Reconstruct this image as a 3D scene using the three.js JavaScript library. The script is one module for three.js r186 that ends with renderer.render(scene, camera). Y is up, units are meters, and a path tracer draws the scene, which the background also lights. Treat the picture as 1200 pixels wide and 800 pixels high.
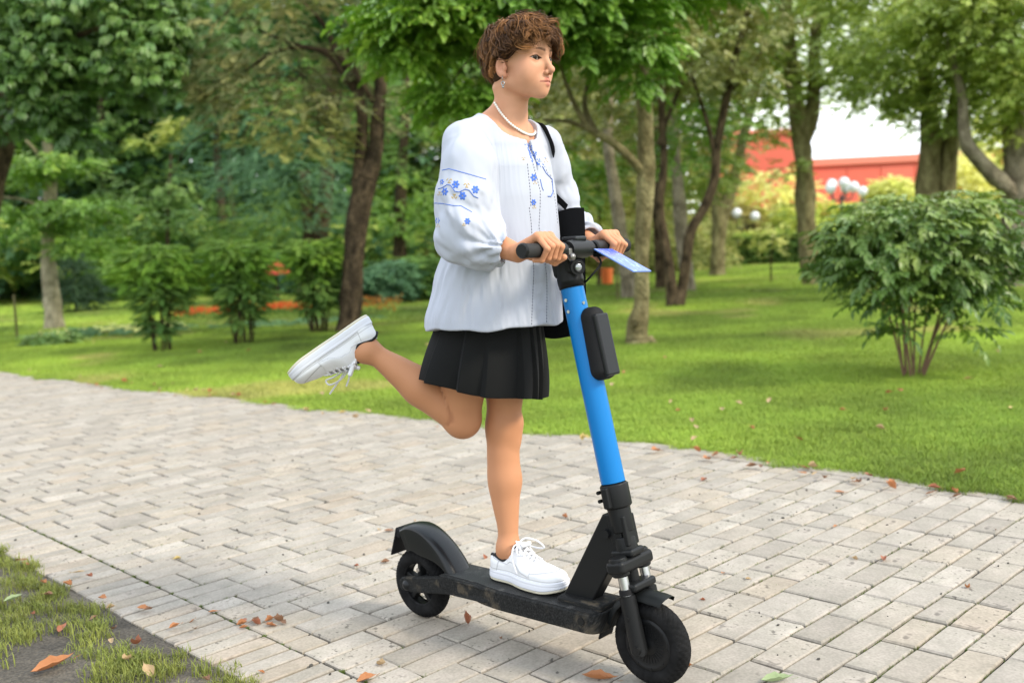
import * as THREE from 'three';
import { mergeGeometries, mergeVertices, toCreasedNormals } from 'three/addons/utils/BufferGeometryUtils.js';
import { RoundedBoxGeometry } from 'three/addons/geometries/RoundedBoxGeometry.js';

// ---------------------------------------------------------------- camera, sky, sun, exposure
const EYE = 1.15, FOCAL = 1166, HORIZON = 291.8, ROLL = -0.0511;          // focal length and horizon row in a 1200 x 800 picture
const PITCH = Math.atan((400 - HORIZON) / FOCAL);
const scene = new THREE.Scene();
const camera = new THREE.PerspectiveCamera(2 * Math.atan(400 / FOCAL) * 180 / Math.PI, 1.5, 0.1, 600);
camera.position.set(0, EYE, 0);
camera.quaternion.setFromEuler(new THREE.Euler(-PITCH, 0, 0)).multiply(new THREE.Quaternion().setFromAxisAngle(new THREE.Vector3(0, 0, 1), ROLL));
camera.focus = 2.72;
camera.userData.fStop = 2.5;
camera.updateMatrixWorld(true);
const renderer = new THREE.WebGLRenderer({ antialias: true });
renderer.toneMapping = THREE.LinearToneMapping;
renderer.toneMappingExposure = 1.85;
renderer.shadowMap.enabled = true;

const SUN_DIR = new THREE.Vector3(0.70, 0.66, 0.24).normalize();
{
  const w = 256, h = 128, data = new Float32Array(w * h * 4);
  for (let j = 0; j < h; j++) {
    const el = (j + 0.5) / h * 180 - 90, k = Math.max(0, Math.min(1, el / 70));
    for (let i = 0; i < w; i++) {
      const o = (j * w + i) * 4, az = (i + 0.5) / w * Math.PI * 2;
      const wv = 1 + 0.05 * Math.sin(az * 3 + el * 0.05) * Math.sin(el * 0.09);
      const c = el < 0 ? [0.42, 0.44, 0.4] : [1.17 - 0.3 * k, 1.2 - 0.2 * k, 1.25 - 0.1 * k];
      data[o] = c[0] * wv; data[o + 1] = c[1] * wv; data[o + 2] = c[2] * wv; data[o + 3] = 1;
    }
  }
  const t = new THREE.DataTexture(data, w, h, THREE.RGBAFormat, THREE.FloatType);
  t.mapping = THREE.EquirectangularReflectionMapping; t.magFilter = THREE.LinearFilter; t.needsUpdate = true;
  scene.background = t; scene.environment = t;
}
const sun = new THREE.DirectionalLight(new THREE.Color().setRGB(1, 0.91, 0.74), 2.1);
sun.position.copy(SUN_DIR).multiplyScalar(60); sun.target.position.set(0, 0, -8);
sun.castShadow = true; sun.shadow.radius = 22; sun.shadow.mapSize.set(2048, 2048);
Object.assign(sun.shadow.camera, { left: -40, right: 40, top: 40, bottom: -40, near: 1, far: 160 });
scene.add(sun, sun.target);

// ---------------------------------------------------------------- small tools
function rng(seed) {
  let s = seed >>> 0;
  const f = () => { s = (s + 0x6d2b79f5) | 0; let t = Math.imul(s ^ (s >>> 15), 1 | s); t = (t + Math.imul(t ^ (t >>> 7), 61 | t)) ^ t; return ((t ^ (t >>> 14)) >>> 0) / 4294967296; };
  f.in = (a, b) => a + (b - a) * f();
  f.gauss = () => (f() + f() + f() + f() - 2) * 1.0;
  f.pick = (l) => l[Math.floor(f() * l.length)];
  return f;
}
function hash3(x, y, z) { let h = Math.imul(x, 374761393) ^ Math.imul(y, 668265263) ^ Math.imul(z, 2147483647 ^ 0x5bd1e995); h = Math.imul(h ^ (h >>> 13), 1274126177); return ((h ^ (h >>> 16)) >>> 0) / 4294967296; }
function noise3(x, y, z) {
  const xi = Math.floor(x), yi = Math.floor(y), zi = Math.floor(z);
  let u = x - xi, v = y - yi, w = z - zi; u = u * u * (3 - 2 * u); v = v * v * (3 - 2 * v); w = w * w * (3 - 2 * w);
  const L = (a, b, t) => a + (b - a) * t;
  return L(L(L(hash3(xi, yi, zi), hash3(xi + 1, yi, zi), u), L(hash3(xi, yi + 1, zi), hash3(xi + 1, yi + 1, zi), u), v),
    L(L(hash3(xi, yi, zi + 1), hash3(xi + 1, yi, zi + 1), u), L(hash3(xi, yi + 1, zi + 1), hash3(xi + 1, yi + 1, zi + 1), u), v), w) * 2 - 1;
}
const fbm = (x, y, z, n = 3) => { let s = 0, a = 0.5, f = 1; for (let i = 0; i < n; i++) { s += a * noise3(x * f, y * f, z * f); a *= 0.5; f *= 2.03; } return s; };
const V = (x, y, z) => new THREE.Vector3(x, y, z);
const lerp = (a, b, t) => a + (b - a) * t;
const clamp = (x, a = 0, b = 1) => Math.min(b, Math.max(a, x));
const smooth = (a, b, x) => { const t = clamp((x - a) / (b - a)); return t * t * (3 - 2 * t); };
// a point of the place from where it shows in a 1200 x 800 picture: at a depth, or on the ground
function ray(px, py) { return V((px - 600) / FOCAL, -(py - 400) / FOCAL, -1).applyQuaternion(camera.quaternion); }
function U(px, py, depth) { const d = ray(px, py); return V(0, EYE, 0).addScaledVector(d, -depth / d.z); }
function G(px, py, y = 0) { const d = ray(px, py); return V(0, EYE, 0).addScaledVector(d, (y - EYE) / d.y); }
function toPixel(p) { const q = p.clone().sub(camera.position).applyQuaternion(camera.quaternion.clone().invert()); return q.z > -0.01 ? null : [600 + FOCAL * q.x / -q.z, 400 - FOCAL * q.y / -q.z]; }
const inView = (p, m = 0) => { const q = toPixel(p); return !!q && q[0] > -m && q[0] < 1200 + m && q[1] > -m && q[1] < 800 + m; };

const used = {};
function numbered(name) { const n = used[name] = (used[name] ?? -1) + 1; return n ? name + '_' + String(n).padStart(3, '0') : name; }
function tag(o, label, category, group, kind) {
  if (label) o.userData.label = label;
  if (category) o.userData.category = category;
  if (group) o.userData.group = group;
  if (kind) o.userData.kind = kind;
  return o;
}
function thing(name, label, category, pos, turn = 0, group) {
  const o = new THREE.Group(); o.name = numbered(name); scene.add(o);
  if (pos) o.position.copy(pos); o.rotation.y = turn;
  return tag(o, label, category, group);
}
function mesh(name, geo, mat, parent, kind) {
  const m = new THREE.Mesh(Array.isArray(geo) ? merge(geo) : geo, mat);
  m.name = parent ? name : numbered(name); m.castShadow = m.receiveShadow = true;
  if (kind) m.userData.kind = kind;
  (parent || scene).add(m);
  return m;
}
function merge(list) {
  const keep = ['position', 'normal', 'uv'], any = list.some((g) => g.attributes.color);
  const flat = list.map((g) => {
    g = g.index ? g.toNonIndexed() : g.clone();
    if (!g.attributes.normal) g.computeVertexNormals();
    const n = g.attributes.position.count;
    if (!g.attributes.uv) g.setAttribute('uv', new THREE.BufferAttribute(new Float32Array(n * 2), 2));
    if (any && !g.attributes.color) g.setAttribute('color', new THREE.BufferAttribute(new Float32Array(n * 3).fill(1), 3));
    for (const k of Object.keys(g.attributes)) if (!keep.includes(k) && !(any && k === 'color')) g.deleteAttribute(k);
    g.morphAttributes = {};
    return g;
  });
  return mergeGeometries(flat, false);
}
function tint(g, r, gg, b) { const n = g.attributes.position.count, a = new Float32Array(n * 3); for (let i = 0; i < n; i++) { a[i * 3] = r; a[i * 3 + 1] = gg; a[i * 3 + 2] = b; } g.setAttribute('color', new THREE.BufferAttribute(a, 3)); return g; }
const move = (g, x, y, z, rx = 0, ry = 0, rz = 0) => g.applyMatrix4(new THREE.Matrix4().compose(V(x, y, z), new THREE.Quaternion().setFromEuler(new THREE.Euler(rx, ry, rz)), V(1, 1, 1)));
const box = (w, h, d, r = 0.004, s = 2) => new RoundedBoxGeometry(w, h, d, s, Math.min(r, w / 2.01, h / 2.01, d / 2.01));
// a tapered tube along points [Vector3], radii per point, optional flattening
function tube(points, radii, sides = 8, seg = 0, rough = 0, cap = true) {
  const curve = points.length > 2 ? new THREE.CatmullRomCurve3(points, false, 'centripetal') : new THREE.LineCurve3(points[0], points[1]);
  const n = seg || Math.max(2, (points.length - 1) * 4), P = [], N = [], T = [], I = [];
  let t0 = curve.getTangent(0), nrm = Math.abs(t0.y) < 0.9 ? V(0, 1, 0) : V(1, 0, 0);
  nrm.addScaledVector(t0, -nrm.dot(t0)).normalize();
  let len = 0, prev = null;
  for (let i = 0; i <= n; i++) {
    const t = i / n, c = curve.getPoint(t), tg = curve.getTangent(t);
    nrm.addScaledVector(tg, -nrm.dot(tg)).normalize();
    const bi = V().crossVectors(tg, nrm), ri = t * (radii.length - 1), k = Math.min(radii.length - 2, Math.floor(ri)), r = radii.length < 2 ? radii[0] : lerp(radii[k], radii[k + 1], ri - k);
    if (prev) len += c.distanceTo(prev); prev = c;
    for (let j = 0; j <= sides; j++) {
      const a = (j % sides) / sides * Math.PI * 2, d = nrm.clone().multiplyScalar(Math.cos(a)).addScaledVector(bi, Math.sin(a));
      let rr = r;
      if (rough) rr *= 1 + rough * (noise3(c.x * 3 + d.x * 2.2, c.y * 1.6, c.z * 3 + d.z * 2.2) + 0.6 * noise3(c.x * 9 + d.x * 5, c.y * 4, c.z * 9 + d.z * 5));
      P.push(c.x + d.x * rr, c.y + d.y * rr, c.z + d.z * rr); N.push(d.x, d.y, d.z); T.push(j / sides * Math.max(1, Math.round(r * 6.28 / 0.6)), len);
    }
  }
  const s1 = sides + 1;
  for (let i = 0; i < n; i++) for (let j = 0; j < sides; j++) { const a = i * s1 + j, b = a + s1; I.push(a, a + 1, b, b, a + 1, b + 1); }
  if (cap) for (const [row, flip] of [[0, 1], [n, 0]]) {
    const c = curve.getPoint(row / n), tg = curve.getTangent(row / n).multiplyScalar(flip ? -1 : 1), at = P.length / 3;
    P.push(c.x, c.y, c.z); N.push(tg.x, tg.y, tg.z); T.push(0, 0);
    for (let j = 0; j < sides; j++) { const b = (row * s1 + j) * 3; P.push(P[b], P[b + 1], P[b + 2]); N.push(tg.x, tg.y, tg.z); T.push(0, 0); }
    for (let j = 0; j < sides; j++) { const a = at + 1 + j, b = at + 1 + (j + 1) % sides; flip ? I.push(at, b, a) : I.push(at, a, b); }
  }
  const g = new THREE.BufferGeometry();
  g.setAttribute('position', new THREE.Float32BufferAttribute(P, 3)); g.setAttribute('normal', new THREE.Float32BufferAttribute(N, 3)); g.setAttribute('uv', new THREE.Float32BufferAttribute(T, 2)); g.setIndex(I);
  if (rough) { g.computeVertexNormals(); }
  return g;
}
function fromTris(P, T, C) {
  const g = new THREE.BufferGeometry();
  g.setAttribute('position', new THREE.Float32BufferAttribute(P, 3));
  if (T) g.setAttribute('uv', new THREE.Float32BufferAttribute(T, 2));
  if (C) g.setAttribute('color', new THREE.Float32BufferAttribute(C, 3));
  g.computeVertexNormals();
  return g;
}
function std(o) { const m = new THREE.MeshPhysicalMaterial({ roughness: 0.8, ...o }); if (Array.isArray(o.color)) m.color.setRGB(...o.color); return m; }
// a tiling colour texture: f(u, v) -> [r, g, b] in 0..1 (sRGB); noise lookups go round a torus so that edges meet
function texture(n, f, srgb = true) {
  const d = new Uint8Array(n * n * 4);
  for (let y = 0; y < n; y++) for (let x = 0; x < n; x++) { const c = f(x / n, y / n), o = (y * n + x) * 4; for (let k = 0; k < 3; k++) d[o + k] = clamp(c[k]) * 255; d[o + 3] = 255; }
  const t = new THREE.DataTexture(d, n, n); t.wrapS = t.wrapT = THREE.RepeatWrapping; t.magFilter = THREE.LinearFilter; t.minFilter = THREE.LinearMipmapLinearFilter; t.generateMipmaps = true;
  if (srgb) t.colorSpace = THREE.SRGBColorSpace; t.needsUpdate = true;
  return t;
}
// tiling value noise on an m x m lattice
function tile(u, v, m, seed = 0) {
  const x = u * m, y = v * m, xi = Math.floor(x), yi = Math.floor(y); let a = x - xi, b = y - yi; a = a * a * (3 - 2 * a); b = b * b * (3 - 2 * b);
  const h = (i, j) => hash3(((i % m) + m) % m, ((j % m) + m) % m, seed);
  return lerp(lerp(h(xi, yi), h(xi + 1, yi), a), lerp(h(xi, yi + 1), h(xi + 1, yi + 1), a), b);
}
const tfbm = (u, v, m, seed, n = 4) => { let s = 0, a = 0.5, t = 0; for (let i = 0; i < n; i++) { s += a * tile(u, v, m << i, seed + i * 17); t += a; a *= 0.55; } return s / t; };
function instanced(name, geo, mat, mats, colors, parent) {
  const m = new THREE.InstancedMesh(geo, mat, mats.length); m.name = parent ? name : numbered(name);
  mats.forEach((q, i) => { m.setMatrixAt(i, q); if (colors) m.setColorAt(i, colors[i]); });
  m.castShadow = m.receiveShadow = true; m.userData.kind = 'stuff';
  (parent || scene).add(m);
  return m;
}

// ---------------------------------------------------------------- ground: lawn, bare soil, paved path
const PATH_TURN = -45.6 * Math.PI / 180;                                   // the path's own x runs along it, its z across it towards the far lawn... turned about y
const ALONG = V(Math.cos(45.6 * Math.PI / 180), 0, Math.sin(45.6 * Math.PI / 180)), ACROSS = V(ALONG.z, 0, -ALONG.x);
const NEAR_S = 1.51;                                                       // where the near border of upright bricks begins, metres across from the origin
const farEdge = (t) => 4.20 + 0.16 * Math.exp(-((t + 3.2) ** 2) / 6) - 0.42 * smooth(-4, -13, t);   // the far side of the paving bows slightly
const pathST = (p) => [p.dot(ACROSS), p.dot(ALONG)];

const soilTex = texture(512, (u, v) => { const a = tfbm(u, v, 6, 1, 5), b = tile(u, v, 190, 9), k = 0.30 + 0.22 * (a - 0.5) + 0.13 * (b - 0.5); return [k * 1.05, k * 0.97, k * 0.86]; });
const lawnTex = texture(512, (u, v) => { const a = tfbm(u, v, 5, 3, 5), b = tile(u, v, 200, 5), k = 0.36 + 0.2 * (a - 0.5) + 0.2 * (b - 0.5); return [k * 0.98, k * 1.2, k * 0.42]; });
{
  lawnTex.repeat.set(1, 1); 
  const g = new THREE.PlaneGeometry(400, 400, 1, 1); g.rotateX(-Math.PI / 2); const uv = g.attributes.uv; for (let i = 0; i < uv.count; i++) uv.setXY(i, uv.getX(i) * 160, uv.getY(i) * 160);
  tag(mesh('lawn', move(g, 0, -0.03, -60), std({ map: lawnTex, roughness: 1 })), 'green lawn under the park trees', null, null, 'structure');
}
const brickTex = texture(1024, (u, v) => {
  const a = tfbm(u, v, 7, 21, 5), b = tile(u, v, 260, 31), c = tfbm(u, v, 22, 41, 3), e = tfbm(u, v, 60, 51, 2);
  let k = 0.80 + 0.16 * (a - 0.5) + 0.09 * (b - 0.5) + 0.1 * (c - 0.5);
  k -= 0.2 * smooth(0.74, 0.88, c) * smooth(0.4, 0.6, e);           // stains
  const pit = smooth(0.80, 0.93, tile(u, v, 150, 77)) * smooth(0.55, 0.7, a); k -= 0.25 * pit;
  return [k, k * (0.985 - 0.015 * (c - 0.5)), k * 0.955];
});
const brickBump = texture(512, (u, v) => { const k = 0.5 + 0.5 * (tfbm(u, v, 14, 61, 5) - 0.5) + 0.25 * (tile(u, v, 180, 7) - 0.5); return [k, k, k]; }, false);
{
  const path = thing('path', 'pale grey paved path of rectangular bricks crossing the park lawn', null, V(0, 0, 0), PATH_TURN); path.userData.kind = 'structure';
  // in the path's own axes: x along it, z across it with its sign turned (z = -s)
  const bedTex = texture(512, (u, v) => { const a = tfbm(u, v, 9, 13, 4), b = tile(u, v, 170, 19), m = smooth(0.5, 0.66, tfbm(u, v, 11, 83, 3)); const k = 0.16 + 0.12 * (a - 0.5) + 0.16 * (b - 0.5); return [lerp(k * 1.08, 0.26 + 0.2 * (b - 0.5), m), lerp(k, 0.32 + 0.24 * (b - 0.5), m), lerp(k * 0.82, 0.09, m)]; });
  const bedP = [], bedT = [], x0 = -26, x1 = 12;
  for (let x = x0; x < x1; x += 0.5) { const q = [[x, NEAR_S - 0.26], [x + 0.5, NEAR_S - 0.26], [x + 0.5, farEdge(x + 0.5) + 0.16], [x, farEdge(x) + 0.16]]; for (const k of [0, 1, 2, 0, 2, 3]) { bedP.push(q[k][0], -0.011, -q[k][1]); bedT.push(q[k][0] / 0.9, q[k][1] / 0.9); } }
  mesh('joint_bed', fromTris(bedP, bedT), std({ map: bedTex, roughness: 1 }), path);
  const R = rng(11);
  // one brick: a slab with worn, chamfered upper edges and a slightly irregular outline
  function brickGeo(lx, lz, r, jit = 0.0022) {
    const c = 0.0045, j = () => (r() - 0.5) * 2 * jit, mid = (a, b) => [(a[0] + b[0]) / 2 + j(), (a[1] + b[1]) / 2 + j()];
    const k4 = [[-lx / 2 + j(), -lz / 2 + j()], [lx / 2 + j(), -lz / 2 + j()], [lx / 2 + j(), lz / 2 + j()], [-lx / 2 + j(), lz / 2 + j()]];
    const out = []; for (let i = 0; i < 4; i++) { out.push(k4[i]); out.push(mid(k4[i], k4[(i + 1) % 4])); }
    const tx = j() * 0.8, tz = j() * 0.8, P = [], T = [], ou = r() * 7, ov = r() * 7;
    const top = (p) => { const m = Math.hypot(p[0], p[1]); return [p[0] - Math.sign(p[0]) * Math.min(c, Math.abs(p[0])), tx * p[0] * 8 + tz * p[1] * 8, p[1] - Math.sign(p[1]) * Math.min(c, Math.abs(p[1]))]; };
    const put = (...v) => { for (const p of v) { P.push(p[0], p[1], p[2]); T.push((p[0] + ou) / 1.3, (p[2] + ov) / 1.3); } };
    for (let i = 0; i < 8; i++) {
      const a = out[i], b = out[(i + 1) % 8], ta = top(a), tb = top(b), ea = [a[0], -0.004, a[1]], eb = [b[0], -0.004, b[1]], da = [a[0], -0.03, a[1]], db = [b[0], -0.03, b[1]];
      put([0, 0, 0], tb, ta); put(ta, tb, eb, ta, eb, ea); put(ea, eb, db, ea, db, da);
    }
    return fromTris(P, T);
  }
  const tints = [[0.60, 0.585, 0.555], [0.66, 0.65, 0.63], [0.56, 0.55, 0.53], [0.63, 0.60, 0.555], [0.68, 0.62, 0.53], [0.66, 0.575, 0.475], [0.50, 0.485, 0.46], [0.70, 0.69, 0.675]].map((c) => { const g = (c[0] + c[1] + c[2]) / 3; return c.map((x, i) => lerp(g * 0.4 + 0.6 * 0.6, x, 0.45) * 0.80 * [1.05, 0.985, 0.92][i]); });
  const weights = [0, 0, 0, 1, 1, 1, 2, 2, 3, 3, 3, 4, 4, 5, 6, 7, 7];
  const mats = tints.map((c) => std({ color: c, map: brickTex, bumpMap: brickBump, bumpScale: 0.0018, roughness: 0.9, specularIntensity: 0.3 }));
  mats.forEach((m) => { });
  const L = 0.2185, D = 0.104, spots = [];                                   // spacing along the courses and between courses
  for (let row = -130; row < 58; row++) {                                    // a row is two courses: bricks lie in pairs
    const t = row * 2 * D, off = (row & 1 ? 0.5 : 0) * L + (hash3(row, 5, 1) - 0.5) * 0.05;
    const far = farEdge(t + D) ;
    let s = NEAR_S, first = true;
    while (s < far - 0.05) {
      let e = first ? NEAR_S + (off > 0.06 ? off : off + L) : s + L;
      if (e > far - 0.07) e = far; first = false;
      const big = hash3(row, Math.round(s * 100), 3) < 0.035 && e - s > 0.15;
      if (big) spots.push([t + D, (s + e) / 2, 2 * D, e - s]);
      else for (const c of [0, 1]) spots.push([t + D * (c + 0.5), (s + e) / 2, D, e - s]);
      s = e;
    }
  }
  for (let t = -27; t < 12; t += 0.078) spots.push([t, NEAR_S - 0.110, 0.078, 0.218], [t + 0.02, farEdge(t) + 0.075, 0.098, 0.14]);   // borders of upright bricks
  const cam2 = V(0, EYE, 0), list = spots.map(([t, s, w, l]) => {
    const p = ALONG.clone().multiplyScalar(t).addScaledVector(ACROSS, s);
    return { t, s, w, l, p, d: p.distanceTo(cam2), seen: inView(p, 25) };
  }).filter((b) => b.d < 27);
  list.sort((a, b) => (b.seen - a.seen) || a.d * (a.w < 0.09 ? 1.12 : 1) - b.d * (b.w < 0.09 ? 1.12 : 1));
  const pool = {}, rest = [];
  list.forEach((b, i) => {
    const gap = 0.0075 + 0.003 * R(), tw = (R() - 0.5) * 0.022, y = (R() - 0.5) * 0.0026;
    const ti = R.pick(weights);
    if (i < 298 && b.seen) {
      const key = b.w.toFixed(3) + b.l.toFixed(2), v = pool[key] ??= []; 
      if (v.length < 10) v.push(brickGeo(b.w - (b.w < 0.09 ? 0.012 : 0.008), b.l - 0.008, R));
      const m = mesh('brick', R.pick(v), mats[ti], path); m.position.set(b.t, y, -b.s); m.rotation.y = tw + (R() < 0.5 ? Math.PI : 0);
      m.name = 'brick_' + String(i).padStart(3, '0');
    } else {
      const g = brickGeo(b.w - gap, b.l - gap, R); tint(g, tints[ti][0], tints[ti][1], tints[ti][2]); g.rotateY(tw); g.translate(b.t, y, -b.s); rest.push(g);
    }
  });
  mesh('far_bricks', rest, std({ vertexColors: true, map: brickTex, bumpMap: brickBump, bumpScale: 0.0018, roughness: 0.9, specularIntensity: 0.3 }), path, 'stuff');
}
const onPath = (p, m = 0) => { const [s, t] = pathST(p); return s > NEAR_S - 0.23 - m && s < farEdge(t) + 0.14 + m; };
// ---------------------------------------------------------------- grass
const bladeMat = std({ color: [1, 1, 1], roughness: 0.75, transmission: 0.35, specularIntensity: 0.35, side: THREE.DoubleSide });
function tuft(r, n, h, spread) {
  const P = [];
  for (let i = 0; i < n; i++) {
    const a = r() * 6.283, q = Math.sqrt(r()) * spread, x = Math.cos(a) * q, z = Math.sin(a) * q, b = r() * 6.283, hh = h * r.in(0.55, 1.1), w = r.in(0.0014, 0.0026) * (h > 0.07 ? 1.3 : 1), bend = hh * r.in(0.15, 0.9), dx = Math.cos(b), dz = Math.sin(b), ox = -dz * w, oz = dx * w;
    const A = [x - ox, 0, z - oz], B = [x + ox, 0, z + oz], m = [x + dx * bend * 0.3, hh * 0.6, z + dz * bend * 0.3], C = [m[0] - ox * 0.8, m[1], m[2] - oz * 0.8], D = [m[0] + ox * 0.8, m[1], m[2] + oz * 0.8], T = [x + dx * bend, hh * r.in(0.75, 1), z + dz * bend];
    P.push(...A, ...B, ...D, ...A, ...D, ...C, ...C, ...D, ...T);
  }
  return fromTris(P);
}
{
  const r = rng(5), near = [0, 1, 2].map(() => tuft(r, 16, 0.06, 0.045)), farT = tuft(r, 26, 0.075, 0.15);
  const M = [[], [], []], C = [[], [], []], FM = [], FC = [], q = new THREE.Quaternion(), up = V(0, 1, 0);
  const shade = (p) => {
    const n = fbm(p.x * 0.35, 3.3, p.z * 0.35, 3), m = noise3(p.x * 2.1, 7, p.z * 2.1), dry = smooth(0.25, 0.5, fbm(p.x * 0.9 + 40, 1, p.z * 0.9, 2));
    const k = 0.98 + 0.62 * n + 0.24 * m + r.in(-0.18, 0.18), y = clamp(0.38 + 0.6 * n + r.in(-0.3, 0.3));
    return new THREE.Color().setRGB(k * lerp(0.22, 0.36, y) * (1 + 0.35 * dry), k * lerp(0.34, 0.45, y), k * lerp(0.045, 0.065, y) * (1 + dry));
  };
  const bare = (p) => smooth(0.12, 0.34, fbm(p.x * 0.55 + 9, 2, p.z * 0.8, 2));            // thin places under the trees
  let tries = 0;
  while (tries++ < 460000) {                                                 // far lawn, the nearer the denser
    const d = 4 + 16 * Math.pow(r(), 1.25), px = r() < 0.75 ? r.in(-60, 1260) : r() < 0.3 ? r.in(-500, -60) : r.in(1260, 2100);
    const dir = ray(px, 560), p = V(dir.x / -dir.z * d, -0.03, -d);
    const [s, t] = pathST(p); if (s < 3) continue;
    const e = s - farEdge(t) - 0.07 + 0.09 * noise3(t * 2.3, 5, 1) + 0.05 * noise3(t * 7, 1, 4);
    if (e < 0 || r() < bare(p) * 0.55) continue;
    const k = e < 0.15 ? r.in(0.7, 1.15) : r.in(0.75, 1.25), i = Math.floor(r() * 3);
    M[i].push(new THREE.Matrix4().compose(p, q.setFromAxisAngle(up, r() * 6.28).clone(), V(k, k * r.in(0.8, 1.15) * (d > 9 ? 1.15 : 1), k))); C[i].push(shade(p));
  }
  for (let i = 0; i < 85000; i++) {
    const d = 17 + 45 * Math.pow(r(), 1.5), dir = ray(r.in(-400, 1800), 560), p = V(dir.x / -dir.z * d, -0.03, -d), k = r.in(1.1, 1.9);
    if (r() < bare(p) * 0.6) continue;
    FM.push(new THREE.Matrix4().compose(p, q.setFromAxisAngle(up, r() * 6.28).clone(), V(k, k * 0.8, k))); FC.push(shade(p));
  }
  // the patchy verge in front of the near border
  for (let i = 0; i < 13000; i++) {
    const t = r.in(-6.5, -1.2), s = NEAR_S - 0.2 - 1.7 * Math.pow(r(), 1.2), p = ALONG.clone().multiplyScalar(t).addScaledVector(ACROSS, s); p.y = -0.012;
    const patch = fbm(p.x * 2.1 + 3, 8, p.z * 2.1, 3), edge = NEAR_S - 0.20 + 0.1 * noise3(t * 3, 3, 3) + 0.06 * noise3(t * 9, 1, 2) - s;
    if (edge < 0 || !inView(p, 80) || r() > smooth(-0.06, 0.24, patch) * 0.8 + 0.02 + 0.6 * (1 - smooth(0, 0.2, edge))) continue;
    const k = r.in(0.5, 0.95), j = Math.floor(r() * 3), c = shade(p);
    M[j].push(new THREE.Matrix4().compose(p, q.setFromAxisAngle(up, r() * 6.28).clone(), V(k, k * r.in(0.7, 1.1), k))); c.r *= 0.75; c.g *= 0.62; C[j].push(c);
  }
  // joints between the bricks: moss and short tufts here and there
  const mossM = [], mossC = [];
  for (let i = 0; i < 16000; i++) {
    const row = Math.floor(r.in(-46, 12)), t = r() < 0.72 ? row * 0.104 + r.in(-0.003, 0.003) : r.in(-6, 1.2), s = r() < 0.12 ? NEAR_S + r.in(-0.006, 0.006) : r.in(NEAR_S, 4.4), p = ALONG.clone().multiplyScalar(t).addScaledVector(ACROSS, s); p.y = -0.012;
    if (!inView(p, 20) || fbm(p.x * 1.7, 4, p.z * 1.7, 3) < (Math.abs(s - NEAR_S) < 0.02 ? -0.2 : -0.06)) continue;
    const k = r.in(0.12, 0.3); mossM.push(new THREE.Matrix4().compose(p, q.setFromAxisAngle(up, r() * 6.28).clone(), V(k * 0.7, k, k * 0.7))); mossC.push(new THREE.Color().setRGB(r.in(0.10, 0.17), r.in(0.15, 0.22), 0.03));
  }
  const names = ['grass', 'grass', 'grass'];
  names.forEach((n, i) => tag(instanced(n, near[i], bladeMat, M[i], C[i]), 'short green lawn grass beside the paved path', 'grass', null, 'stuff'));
  tag(instanced('grass', farT, bladeMat, FM, FC), 'distant lawn grass between the tree trunks', 'grass', null, 'stuff');
  tag(instanced('moss', near[0], bladeMat, mossM, mossC), 'green moss and tufts growing in the joints between bricks', 'moss', null, 'stuff');
  // bare grey-brown soil under the near verge
  const P = [], T = [];
  for (let t = -7; t < -0.6; t += 0.2) { const qd = [[t, -2.6], [t + 0.2, -2.6], [t + 0.2, NEAR_S - 0.215], [t, NEAR_S - 0.215]].map(([a, b]) => ALONG.clone().multiplyScalar(a).addScaledVector(ACROSS, b)); for (const k of [0, 2, 1, 0, 3, 2]) { P.push(qd[k].x, -0.009, qd[k].z); T.push(qd[k].x, qd[k].z); } }
  tag(mesh('soil', fromTris(P, T), std({ map: soilTex, roughness: 1, side: THREE.DoubleSide, bumpMap: brickBump, bumpScale: 0.02 })), null, null, null, 'structure');
}

// ---------------------------------------------------------------- leaves and trees
function leafTris(P, T, o, dir, up, len, wid, fold = 0.25, droop = 0.2) {      // a folded, pointed leaf of six triangles
  const side = V().crossVectors(dir, up).normalize(), n = V().crossVectors(side, dir).normalize();
  const at = (l, s, h) => o.clone().addScaledVector(dir, l * len).addScaledVector(side, s * wid).addScaledVector(n, h * wid - droop * len * l * l);
  const b = at(0, 0, 0), m1 = at(0.38, 0, 0), m2 = at(0.72, 0, 0), t = at(1, 0, 0), l1 = at(0.34, -0.5, fold), l2 = at(0.7, -0.36, fold * 0.8), r1 = at(0.34, 0.5, fold), r2 = at(0.7, 0.36, fold * 0.8);
  for (const v of [b, l1, m1, m1, l1, l2, m1, l2, m2, m2, l2, t, b, m1, r1, r1, m1, r2, r2, m1, m2, r2, m2, t]) P.push(v.x, v.y, v.z);
}
function sprigGeo(seed, n, len, leaf, wid, twig = true) {                    // a twig along +x with leaves on both sides
  const r = rng(seed), P = [];
  for (let i = 0; i < n; i++) {
    const k = (i + 0.6) / n, sd = i % 2 ? 1 : -1, o = V(len * k, -0.12 * len * k * k + r.in(-0.02, 0.02) * len, r.in(-0.02, 0.02) * len);
    const dir = V(lerp(0.5, 1, k) + r.in(-0.3, 0.3), r.in(-0.45, 0.2), sd * lerp(1, 0.35, k) * (i === n - 1 ? 0.1 : 1)).normalize();
    leafTris(P, null, o, dir, V(r.in(-0.35, 0.35), 1, r.in(-0.35, 0.35)).normalize(), leaf * r.in(0.7, 1.1), leaf * wid * r.in(0.8, 1.1), 0.22, r.in(0.05, 0.4));
  }
  const g = fromTris(P); if (!twig) return g;
  return merge([g, tube([V(0, 0, 0), V(len * 0.9, -0.1 * len, 0)], [0.004 + len * 0.008, 0.002], 3, 2, 0, false)]);
}
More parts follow.
